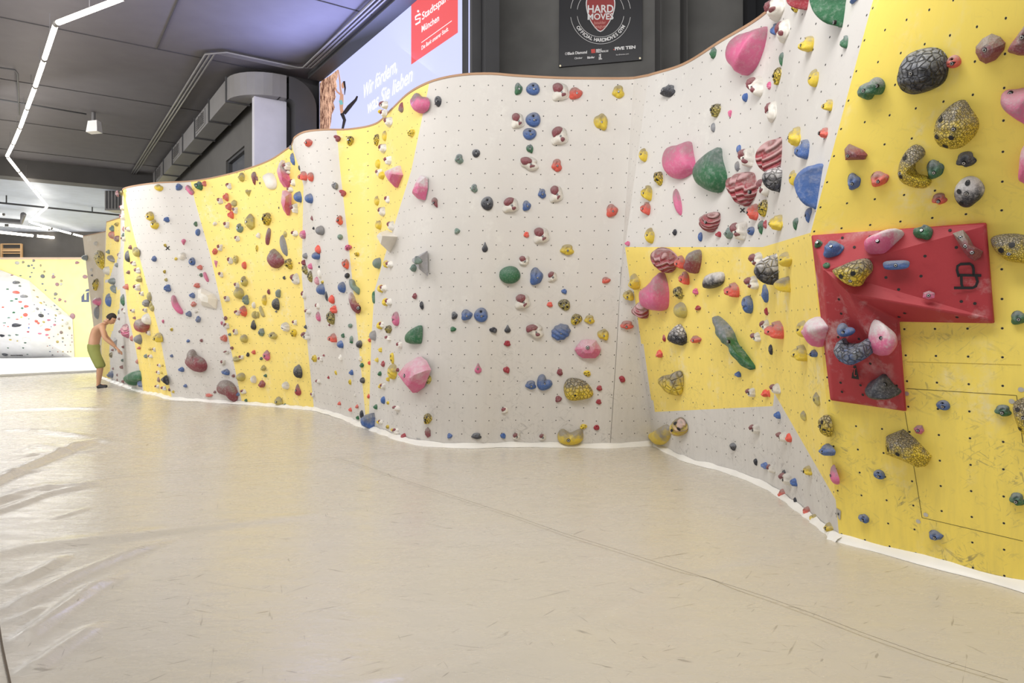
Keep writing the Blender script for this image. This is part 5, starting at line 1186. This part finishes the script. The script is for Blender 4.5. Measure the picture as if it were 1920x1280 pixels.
# the printed picture: brown rock edge and a climber
k = NT('lit_rock_picture'); T = k.n('ShaderNodeTexCoord').outputs['Object']; nn = k.ramp(k.noise(k.mapping(T, (6, 6, 2)), 3, 6, .8), .42, .60)
cc = k.mix(nn, srgb(70, 26, 20), srgb(232, 188, 160)); k.l(cc, k.b.inputs['Base Color']); k.l(cc, k.b.inputs['Emission Color']); k.b.inputs['Emission Strength'].default_value = .8
mb = MB(); pts = [(599.5, 156), (605, 150), (612, 146), (620, 141), (634, 130), (633, 145), (630, 152), (632, 162), (628, 172), (630, 182), (625, 192), (628, 202), (622, 215), (621, 228), (618, 243), (599.5, 250)]
mb.add([SP(x, y, .005) for x, y in pts], [tuple(range(len(pts)))]); spart('rock_picture', mb, k.m)
sk = glow('lit_skin', (226, 170, 140), .75); tq = glow('lit_turquoise', (130, 200, 200), .8); dk = glow('lit_dark', (52, 40, 44), .4)
mb = MB(); sstroke(mb, [(634, 131), (637, 150), (638, 165), (640, 176)], [2, 2.6, 3, 4]); sstroke(mb, [(627, 160), (632, 172), (640, 178)], [2, 3, 4]); sstroke(mb, [(641, 176), (640, 190), (640, 204), (642, 212)], [6, 8, 6, 7])
n = 12; mb.add([SP(643 + 3 * math.cos(6.283 * i / n), 160 + 6 * math.sin(6.283 * i / n), .007) for i in range(n)], [tuple(range(n))]); spart('climber_picture', mb, sk)
mb = MB(); sstroke(mb, [(638, 188), (641, 196)], [6, 6], .010); spart('climber_top', mb, tq)
mb = MB(); sstroke(mb, [(641, 212), (646, 225), (642, 243)], [7, 6, 4], .009); sstroke(mb, [(645, 213), (655, 200), (667, 187), (670, 180)], [7, 8, 5, 3], .009); spart('climber_legs', mb, dk)
mb = MB(); sstroke(mb, [(645, 152), (647, 165), (646, 178)], [4, 3, 1], .009); spart('climber_hair', mb, dk)

# ---- banner
ban = bpy.data.objects.new('banner', None); COL.objects.link(ban)
def BPt(px, py, lift=0):
    # plane of the banner wall, 2 cm in front of it
    n_ = Vector((.226, 1, 0)).normalized(); O = Vector((-.42, 9.1, 0)) - n_ * (.03 + lift); r = ray(px, py); C0 = Vector((0, 0, CAMZ)); return C0 + r * ((O - C0).dot(n_) / r.dot(n_))
ban.location = BPt(1126, 60); tag(ban, 'black printed banner with red plectrum logo on the dark grey wall', 'banner'); bpy.context.view_layer.update(); BI = ban.matrix_world.inverted()
def bpart(name, mb, mat):
    mb.v = [BI @ v for v in mb.v]; return mb.build(name, mat, ban)
k = MB(); q = [BPt(1049, -110), BPt(1205.5, -120), BPt(1203.5, 112), BPt(1048, 125.5)]; bk = Vector((0, .012, 0)); k.hexa([p + bk for p in q] + q); bpart('banner_cloth', k, plain('black_vinyl', (20, 19, 26), .45))
mw = plain('white_print', (222, 220, 220), .6); mr = plain('red_print', (148, 52, 52), .6)
CXb, CYb = 1126, 24
def bstroke(mb, pts, w, lift=.003):
    P = [Vector(p) for p in pts]; L = []; R = []
    for i, p in enumerate(P):
        t = (P[min(i + 1, len(P) - 1)] - P[max(0, i - 1)]).normalized(); q = Vector((-t.y, t.x)) * w / 2; L.append(p + q); R.append(p - q)
    for i in range(len(P) - 1): mb.add([BPt(*L[i], lift), BPt(*L[i + 1], lift), BPt(*R[i + 1], lift), BPt(*R[i], lift)], [(0, 1, 2, 3)])
def arcpts(r, a0, a1, n=26): return [(CXb + r * math.cos(math.radians(a0 + (a1 - a0) * i / n)), CYb + r * 1.03 * math.sin(math.radians(a0 + (a1 - a0) * i / n))) for i in range(n + 1)]
mb = MB()
for r in (44, 56.5):
    bstroke(mb, arcpts(r, 8, 172), .7); bstroke(mb, arcpts(r, 188, 240), .7); bstroke(mb, arcpts(r, 300, 352), .7)
bpart('printed_rings', mb, mw)
pk = [(1126, -24), (1143, -18), (1153, 0), (1152, 20), (1144, 40), (1134, 54), (1126, 60), (1118, 55), (1107, 40), (1100, 20), (1099, 0), (1109, -18)]
sm = resample(pk, 40, True); mb = MB(); mb.add([BPt(p.x, p.y, .003) for p in sm], [tuple(range(40))]); bpart('plectrum_edge', mb, mw)
mb = MB(); mb.add([BPt(CXb + (p.x - CXb) * .93, 18 + (p.y - 18) * .95, .005) for p in sm], [tuple(range(40))]); bpart('plectrum', mb, mr)
def btext(body, x0, y0, x1, px_h, bold=.0, slope=-.083, lift=.008):
    c = text_mesh(body, 1, lambda x, y: Vector((x, y, 0))); w = max(v.x for v in c.v)
    return text_mesh(body, 1, lambda x, y: BPt(x0 + (x1 - x0) * x / w, y0 + (x1 - x0) * x / w * slope - y * px_h * 1.4, lift), bold=bold)
mb = MB()
for a in (('HARD', 1101, 24, 1150, 14.5, .02), ('MOVES', 1101, 37, 1150, 11.5, .02)): t = btext(*a, slope=-.02); mb.add(t.v, t.f)
bpart('printed_title', mb, mw)
mb = MB()
for a in (('boulder', 1114, 45.5, 1136, 6, .0), ('league', 1114, 52.5, 1136, 6, .0)): t = btext(*a, slope=-.04); mb.add(t.v, t.f)
bpart('printed_subtitle', mb, plain('pale_red_print', (214, 150, 140), .6))
mb = MB(); S = 'OFFICIAL HARDMOVES GYM'; wd_ = [1.0 if ch not in ' I' else .5 for ch in S]; tot = sum(wd_); acc = 0
for ch, w in zip(S, wd_):
    a = math.radians(150 - 122 * (acc + w / 2) / tot); acc += w
    if ch == ' ': continue
    R_ = 52.5; cx, cy = CXb + R_ * math.cos(a), CYb + R_ * 1.03 * math.sin(a); th = a - math.pi / 2
    t = text_mesh(ch, 1, lambda x, y: BPt(cx + (x * 8.2) * math.cos(th) + y * 9.2 * math.sin(th), cy + (x * 8.2) * math.sin(th) - y * 9.2 * math.cos(th), .004), bold=.03, align='CENTER'); mb.add(t.v, t.f)
bpart('printed_ring_text', mb, mw)
mb = MB()
for a in (('Black Diamond', 1064, 103, 1100.5, 5.2, .03), ('BERG', 1117.5, 95.5, 1128, 3.4, .03), ('FREUNDE.DE', 1117.5, 99, 1140.5, 3.4, .03), ('FIVE TEN', 1152.5, 94, 1191, 5.6, .05), ('Climber', 1077, 111, 1092, 3.4, .02), ('Bänfer', 1101, 110, 1115, 4, .03), ('hardmoves.com', 1155, 104, 1179, 2.8, 0)): t = btext(*a); mb.add(t.v, t.f)
bstroke(mb, [(1122.5, 111), (1129, 110.3)], 1.5, .004); bstroke(mb, [(1125.6, 101), (1126, 110)], 2, .004); bstroke(mb, [(1123, 103.5), (1127, 101)], 1.5, .004); bstroke(mb, [(1123.4, 106), (1123.4, 111)], 1.2, .004)
bstroke(mb, [(1059.5, 101), (1061.5, 98), (1063.5, 100.5), (1061.5, 103.5), (1059.5, 101)], .8, .004); bpart('printed_names', mb, mw)
mb = MB(); bstroke(mb, [(1108.5, 96), (1116, 95.3)], 7.5, .003); bstroke(mb, [(1150, 93), (1152, 92.8)], 2, .003); bpart('printed_red_marks', mb, plain('bright_red_print', (196, 70, 62), .6))
for x, y in ((1050.5, 123.3), (1200, 109.2)):
    mb = MB(); mb.add([BPt(x + 1.9 * math.cos(6.283 * i / 12), y + 1.9 * math.sin(6.283 * i / 12), l) for l in (.002, .012) for i in range(12)], [tuple(range(12)), tuple(range(12, 24))] + [(i, (i + 1) % 12, 12 + (i + 1) % 12, 12 + i) for i in range(12)]); bpart('eyelet', mb, plain('brass_eyelet', (222, 210, 180), .3, .6))

# ================================================================ far end of the hall
D = 27.4
rb = MB(); rb.box((-48, D, 0), (4, D + .3, 3.98)); tag(rb.build('wall_far', plain('far_yellow_plywood', (250, 238, 158), .6)), kind='structure')
rb = MB(); rb.box((-48, D + .35, 0), (6, D + .6, 6)); tag(rb.build('wall_end', plain('dark_end_wall', (88, 85, 82), .85)), kind='structure')
rb = MB(); rb.box((-48, D - .03, 3.98), (4, D + .3, 4.06)); tag(rb.build('trim_12', plain('pale_wood_edge', (214, 186, 160), .7)), kind='structure')
mfw = plain('far_white_plywood', (226, 225, 226), .6)
P = lambda x, y, d: at(x, y, d)
pv = [P(-320, 500, D - .1), P(0, 506, D - .05), P(55, 526, D - .02), P(136, 597, D - .02), P(140, 672, D - .02), P(-320, 600, D - 2.2), P(0, 613, D - 1.9), P(57, 632, D - 1.5), P(95, 645, D - .8),
      P(-320, 668, D - .5), P(0, 671, D - .5), P(60, 672, D - .45), P(90, 672, D - .2), P(-320, 545, D - 1.5), P(0, 550, D - 1.4), P(60, 566, D - 1.1), P(57, 590, D - 1.3)]
pf = [(0, 1, 14, 13), (1, 2, 15, 14), (13, 14, 6, 5), (14, 15, 16, 6), (6, 16, 7), (2, 3, 8, 7, 16, 15), (3, 4, 12, 8), (5, 6, 10, 9), (6, 7, 11, 10), (7, 8, 12, 11)]
mesh('wall_overhang', pv, pf, mfw)['kind'] = 'structure'
FT = BVHTree.FromPolygons([tuple(p) for p in pv] + [(-48, D, 0), (4, D, 0), (4, D, 4), (-48, D, 4)], pf + [(17, 18, 19, 20)])
mb = MB(); mats = [hold_mat(c) for c in 'wrRbBgGyokmx']; idx = {c: i for i, c in enumerate('wrRbBgGyokmx')}
far = '''508 228 42 38 x;430 307 45 34 g;480 295 30 26 b;508 338 30 26 b;478 407 32 20 G;640 462 66 60 B;455 470 30 28 b;258 262 70 50 w;350 250 40 40 o;610 300 28 40 o;668 390 34 34 y;800 432 40 36 w;805 472 60 50 k
858 583 60 56 k;920 580 40 50 w;637 576 34 26 b;685 670 28 26 b;920 530 40 40 y;838 728 56 52 x;822 793 34 26 b;900 812 50 48 k;980 838 36 34 k;818 903 26 32 b;855 960 46 26 b;890 1010 60 56 w;1090 1060 80 90 k
1160 258 64 44 k;1275 470 76 60 k;180 447 34 30 k;308 453 34 18 g;245 555 92 64 B;297 607 36 30 g;112 655 34 30 g;240 705 92 66 R;360 765 100 70 x;243 803 42 28 g;177 830 44 22 g;302 845 50 34 R;395 912 60 44 R;332 940 34 30 g
208 1005 38 30 g;240 905 40 30 w;45 925 34 26 R;380 1040 60 62 R;133 1082 42 24 G;210 1095 50 44 w;260 1107 34 22 R;320 1075 30 24 y;433 1102 26 14 g;65 1160 46 26 G;62 1200 20 16 r;120 1215 26 20 R;250 1195 122 60 B
505 675 36 30 y;560 775 38 36 y;610 865 40 38 y;660 850 30 20 m;690 895 26 20 g;515 888 22 18 x;560 950 44 44 x;500 980 50 34 w;670 965 26 24 b;615 1003 24 14 g;615 1050 80 60 B;726 1026 24 18 b;768 920 20 16 o;545 1135 50 40 R;575 1165 40 40 R
610 1190 60 44 w;655 1148 38 36 o;735 1118 60 26 k;835 1048 30 36 o;830 1095 20 18 g;830 1140 20 18 g;820 1190 46 30 k;766 1218 20 16 b;938 1118 26 24 y;1000 1165 46 44 w;715 1260 90 40 R;435 1180 14 24 m;433 1235 24 24 b;1040 1240 34 50 y;936 1208 26 20 y
420 1295 34 26 r;35 1350 72 52 B;142 1350 42 30 G;255 1340 54 30 G;155 1415 42 22 y;262 1432 26 16 y;400 1405 120 80 w;380 1460 38 20 g;120 1537 24 20 g;348 1537 26 22 g;75 1635 86 54 B;412 1633 28 22 g;595 1320 60 24 k;705 1340 54 28 k;735 1385 28 24 R
806 1365 20 14 b;917 1305 46 50 m;870 1332 24 20 y;860 1445 42 40 y;940 1445 20 20 b;940 1390 34 30 o;1015 1345 12 16 b;1077 1348 18 22 k;1075 1388 26 30 w;1080 1448 18 18 k;712 1505 20 22 r;745 1498 20 18 b;790 1536 14 18 R;977 1495 18 20 m;1055 1495 16 14 y
752 1590 24 20 b;790 1640 24 26 B;868 1592 18 22 R;945 1592 22 20 y;1015 1595 18 18 r;1060 1592 22 22 y;755 1690 14 16 r;870 1688 32 24 y;945 1643 14 14 r;943 1690 20 12 r;988 1696 20 16 y;1095 1697 16 12 y'''
bm_ = hold_mesh('b', 'w', 1); em_ = hold_mesh('e', 'w', 0)
for i, e in enumerate(far.replace('\n', ';').split(';')):
    q = e.split(); x, y, w, h = [float(t) / 8 for t in q[:4]]; y += 460; c = q[4]
    r = ray(x, y).normalized(); loc, n_, ix, ds = FT.ray_cast(Vector((0, 0, CAMZ)), r)
    if loc is None: continue
    if n_.dot(r) > 0: n_ = -n_
    X, Y = frame_of(n_); s = loc.y / F / 2; me = (bm_, em_)[i % 2]; b = len(mb.v)
    for v in me.vertices: mb.v.append(loc + X * v.co.x * w * s + Y * v.co.y * h * s + n_ * v.co.z * min(w, h) * s)
    for p in me.polygons: mb.f.append(tuple(b + t for t in p.vertices)); mb.mi.append(idx[c])
o = mb.build('far_climbing_holds', mats, smooth=True); tag(o, 'crowd of small colourful holds on the far white and yellow wall', 'climbing hold', None, 'stuff')
mb = MB()
for j in range(8): 
    c = at(21.5 + j * 2.9, 661, D - .62); mb.box((c.x - .018, c.y - .02, c.z - .12), (c.x + .018, c.y, c.z + .12))
o = mb.build('vent_grille', m_black); tag(o, 'black barred vent low on the far white wall', 'vent')
# climber mark on the far yellow wall
mb = MB()
def fpoly(pts, d=D - .01): mb.add([at(x, y, d) for x, y in pts], [tuple(range(len(pts)))])
fpoly([(152.5, 556), (158, 549), (158, 562), (152.5, 562)]); fpoly([(162, 549), (167, 547), (167, 562), (162, 562)]); fpoly([(159.5, 546.5), (161.5, 542.5), (167, 541.3), (167, 546), (163, 546)]); fpoly([(152.5, 562.1), (167, 562.1), (167, 566), (152.5, 566)])
o = mb.build('wall_logo', plain('grey_print', (92, 98, 122), .7)); tag(o, 'grey-blue climber logo painted on the far yellow wall', 'logo')
# wooden rack above the far wall
rk = bpy.data.objects.new('wooden_rack', None); COL.objects.link(rk); c0 = at(22, 479, D + .2); rk.location = (c0.x, c0.y, 4.06); tag(rk, 'light wooden bar rack standing above the far yellow wall', 'rack')
def R_(px, py): p = at(px, py, D + .2); return (p.x - c0.x, 0, p.z - 4.06)
for x in (3.3, 40.5):
    mb = MB(); a = R_(x, 457); b = R_(x, 479); mb.box((a[0] - .03, -.04, 0), (a[0] + .03, .04, a[2])); mb.build('post', plain('light_wood', (206, 166, 118), .6), rk)
for y in (457.5, 466.5, 469.5, 474.5):
    mb = MB(); a = R_(3.3, y); b = R_(40.5, y); mb.box((a[0], -.03, a[2] - (.04 if y == 469.5 else .02)), (b[0], .03, a[2] + (.06 if y == 469.5 else .02))); mb.build('bar', plain('light_wood', (206, 166, 118), .6), rk)
# wall stickers
for pts, lab in (([(1568.5, 951), (1577, 957), (1576, 974), (1568.5, 969)], 'small grey notice sticker at the foot of the corner, right'), ([(781, 820), (788, 822), (789, 832), (782, 831)], 'small pale notice sticker at the mat on the curved wall')):
    mb = MB(); print_poly(mb, pts, .004); o = mb.build('sticker', plain('grey_sticker', (176, 174, 172), .5)); tag(o, lab, 'sticker')
    cx = sum(p[0] for p in pts) / 4; cy = sum(p[1] for p in pts) / 4; mb = MB(); print_poly(mb, [(cx - 1.2, cy - 2.5), (cx + 1.2, cy - 2), (cx + 1.2, cy + 2.5), (cx - 1.2, cy + 2)], .006); mb.build('printed_sign', plain('dark_grey_print', (70, 70, 72), .6), o)
for (cx, cy, r, lab) in ((1392.5, 394, 4, 'black cross mark under the large scallop hold'), (314.5, 465, 3.5, 'black cross mark on the white left panel')):
    mb = MB(); stroke(mb, [(cx - r, cy - r), (cx + r, cy + r)], 2, s=1); stroke(mb, [(cx - r, cy + r), (cx + r, cy - r)], 2, s=1, lift=.004); o = mb.build('tape_cross', m_logo); tag(o, lab, 'mark')

# ================================================================ the person
def skinned(name, joints, edges, mat, parent, sub=2, root=0):
    me = bpy.data.meshes.new(name); me.from_pydata([j[:3] for j in joints], edges, []); o = bpy.data.objects.new(name, me); COL.objects.link(o)
    sk = o.modifiers.new('skin', 'SKIN'); sk.use_smooth_shade = True; sk.branch_smoothing = .6
    for i, j in enumerate(joints):
        r = j[3]; r = (r, r) if not isinstance(r, tuple) else r; me.skin_vertices[0].data[i].radius = r
    me.skin_vertices[0].data[root].use_root = True
    s = o.modifiers.new('sub', 'SUBSURF'); s.levels = sub; s.render_levels = sub
    bpy.context.view_layer.update()
    m2 = bpy.data.meshes.new_from_object(o.evaluated_get(bpy.context.evaluated_depsgraph_get())); m2.name = name
    bpy.data.objects.remove(o); bpy.data.meshes.remove(me)
    m2.materials.clear(); m2.materials.append(mat); m2.polygons.foreach_set('use_smooth', [True] * len(m2.polygons))
    q = bpy.data.objects.new(name, m2); COL.objects.link(q); q.parent = parent; return q
PD = 15.25
base = floor_at(186, 728); base = Vector((base.x, PD, 0))
man = bpy.data.objects.new('person', None); COL.objects.link(man); man.location = base
tag(man, 'shirtless person in green knee-length shorts bending towards the far wall with arms out', 'person')
def B_(px, py, dy=0):
    p = at(px, py, PD + dy); return (p.x - base.x, p.y - base.y, p.z)
def J(px, py, dy, r): return B_(px, py, dy) + (r,)
m_skin = plain('skin', (196, 152, 124), .5, var=.05)
m_hair = plain('dark_hair', (34, 26, 24), .7)
m_short = plain('green_shorts_cloth', (142, 148, 84), .85, var=.1)
m_shoe = plain('dark_shoes', (38, 38, 44), .6)
j = []; e = []
def add(parent, *J_):
    j.append(J_); 
    if parent is not None: e.append((parent, len(j) - 1))
    return len(j) - 1
pel = add(None, *J(174, 646, 0, (.17, .13)))
w = add(pel, *J(177, 634, 0, (.165, .125))); ch = add(w, *J(181, 621, 0, (.19, .145))); up = add(ch, *J(187, 612, 0, (.175, .125)))
nk = add(up, *J(197, 606, 0, .06)); hd0 = add(nk, *J(203, 603, 0, .058)); 
for s, el, ha, in ((-1, (196, 634), (217, 651)), (1, (199, 630), (221, 655))):
    sh = add(up, *J(191, 613, s * .19, .062)); a1 = add(sh, *J((191 + el[0]) / 2, (613 + el[1]) / 2, s * .22, .052)); a2 = add(a1, *J(el[0], el[1], s * .24, .042)); a3 = add(a2, *J((el[0] + ha[0]) / 2, (el[1] + ha[1]) / 2, s * .2, .04)); a4 = add(a3, *J(ha[0] - 1, ha[1] - .5, s * .16, .026))
for s, kn, an in ((-1, (187, 684), (184, 719)), (1, (190, 683), (186, 716))):
    hp = add(pel, *J(174, 652, s * .1, .105)); kx = add(hp, *J(181, 668, s * .11, .085)); k2 = add(kx, *J(kn[0], kn[1], s * .12, .06)); c1 = add(k2, *J(kn[0] - 1.5, kn[1] + 12, s * .12, .055)); c2 = add(c1, *J(an[0], an[1], s * .12, .036)); t0 = add(c2, *J(an[0] - 1, an[1] + 6, s * .12, .04)); t1 = add(t0, *J(an[0] + 12, an[1] + 7, s * .12, .03))
body = skinned('body', j, e, m_skin, man)
# head with a face
hc = Vector(B_(208.5, 597.5)); ax = Vector((.80, 0, -.6)).normalized()   # looking forward and down
upv = Vector((.6, 0, .80)).normalized(); sd = Vector((0, 1, 0))
mb = MB(); NU, NV = 24, 16; v = []; f = []
for a in range(NV + 1):
    th = math.pi * a / NV
    for b in range(NU):
        ph = 2 * math.pi * b / NU; x = math.sin(th) * math.cos(ph); y = math.sin(th) * math.sin(ph); z = math.cos(th)
        fr = .098 * x * (1 + .06 * (z < -.2)); lr = .076 * y * (1 - .18 * max(0, -z)); ud = .122 * z
        if x > .5: 
            fr += .026 * math.exp(-(y / .18) ** 2 - ((z + .08) / .16) ** 2) + .012 * math.exp(-(y / .3) ** 2 - ((z + .8) / .15) ** 2) + .007 * math.exp(-(y / .3) ** 2 - ((z + .42) / .1) ** 2)
            fr -= .010 * (math.exp(-((abs(y) - .42) / .14) ** 2 - ((z - .06) / .1) ** 2))
        v.append(hc + ax * fr + sd * lr + upv * ud)
for a in range(NV):
    for b in range(NU): f.append((a * NU + b, a * NU + (b + 1) % NU, (a + 1) * NU + (b + 1) % NU, (a + 1) * NU + b))
mb.add(v, f); mb.tube([hc - upv * .06 - ax * .02, hc - upv * .13 - ax * .06, Vector(B_(202, 604))], .055, 14)
for s in (-1, 1):      # ears
    c = hc + sd * s * .078 - ax * .005 - upv * .035; mb.add([c + upv * .03 * math.cos(t) + ax * .017 * math.sin(t) + sd * s * q for q in (0, .014) for t in [6.283 * i / 10 for i in range(10)]], [tuple(range(10, 20))] + [(i, (i + 1) % 10, 10 + (i + 1) % 10, 10 + i) for i in range(10)])
mb.build('head', m_skin, man, True)
mb = MB()
for s in (-1, 1):
    c = hc + ax * .088 + sd * s * .032 + upv * .010; mb.add([c + sd * .012 * math.cos(t) + upv * .005 * math.sin(t) for t in [6.283 * i / 10 for i in range(10)]] + [c + ax * .006], [(i, (i + 1) % 10, 10) for i in range(10)])
    c2 = c + upv * .02; mb.tube([c2 - sd * .016, c2 + ax * .006, c2 + sd * .016], .004, 6)
mb.build('eyes', m_hair, man, True)
mb = MB(); c = hc + ax * .098 - upv * .055; mb.tube([c - sd * .022, c + ax * .006, c + sd * .022], .006, 6); mb.build('mouth', plain('lips', (170, 100, 92), .5), man, True)
mb = MB(); v = []; f = []
for a in range(10):
    th = math.pi * .54 * a / 9
    for b in range(NU):
        ph = 2 * math.pi * b / NU; x = math.sin(th) * math.cos(ph); y = math.sin(th) * math.sin(ph); z = math.cos(th)
        lim = 1.0 if x < .35 else max(.0, 1 - (a / 9 - .42) * 3) if a > 4 else 1
        g = 1.10 if lim > .5 else .93
        v.append(hc + ax * (.100 * x * g - .006) + sd * .079 * y * g + upv * .124 * z * g)
for a in range(9):
    for b in range(NU): f.append((a * NU + b, a * NU + (b + 1) % NU, (a + 1) * NU + (b + 1) % NU, (a + 1) * NU + b))
mb.add(v, f); mb.build('hair', m_hair, man, True)
# shorts
j = []; e = []
p0 = add(None, *J(174, 647, 0, (.185, .155))); add(p0, *J(174.5, 640.5, 0, (.165, .135)))
for s, kn in ((-1, (187.5, 691)), (1, (191, 690))):
    a = add(p0, *J(175, 656, s * .1, .135)); b = add(a, *J(181, 672, s * .115, .118)); c = add(b, *J(kn[0] - 1, kn[1] - 6, s * .12, .098)); add(c, *J(kn[0], kn[1], s * .12, .088))
skinned('shorts', j, e, m_short, man)
for s, an in ((-1, (184, 719)), (1, (186, 716))):
    j = []; e = []; z = Vector(B_(an[0] - 1, 726, s * .12)); add(None, z.x - .02, z.y, .055, .045); add(0, z.x + .08, z.y, .045, .042); add(1, z.x + .20, z.y, .035, .032)
    skinned('shoe', j, e, m_shoe, man, 2)
# hands: palm, four fingers and a thumb each
for s, ha in ((-1, (217, 651)), (1, (221, 655))):
    h0 = Vector(B_(ha[0] - 1, ha[1] - .5, s * .16)); dr = Vector((.80, 0, -.6)); dn = Vector((.6, 0, .8)); ac = Vector((0, 1, 0))
    j = []; e = []; add(None, *h0, .024); add(0, *(h0 + dr * .045), (.042, .018)); add(1, *(h0 + dr * .085), (.044, .015))
    for k_, (o_, L_) in enumerate(((-.030, .062), (-.010, .072), (.011, .068), (.031, .052))):
        a = h0 + dr * .088 + ac * o_; q = add(2, *a, .0095); q = add(q, *(a + dr * L_ * .45 - dn * .006), .009); q = add(q, *(a + dr * L_ * .8 - dn * .022), .008); add(q, *(a + dr * L_ - dn * .04), .007)
    a = h0 + dr * .035 - ac * s * .034; q = add(1, *a, .012); q = add(q, *(a + dr * .03 - ac * s * .018 - dn * .012), .010); add(q, *(a + dr * .055 - ac * s * .02 - dn * .026), .008)
    skinned('hand', j, e, m_skin, man, 1)

add_items()
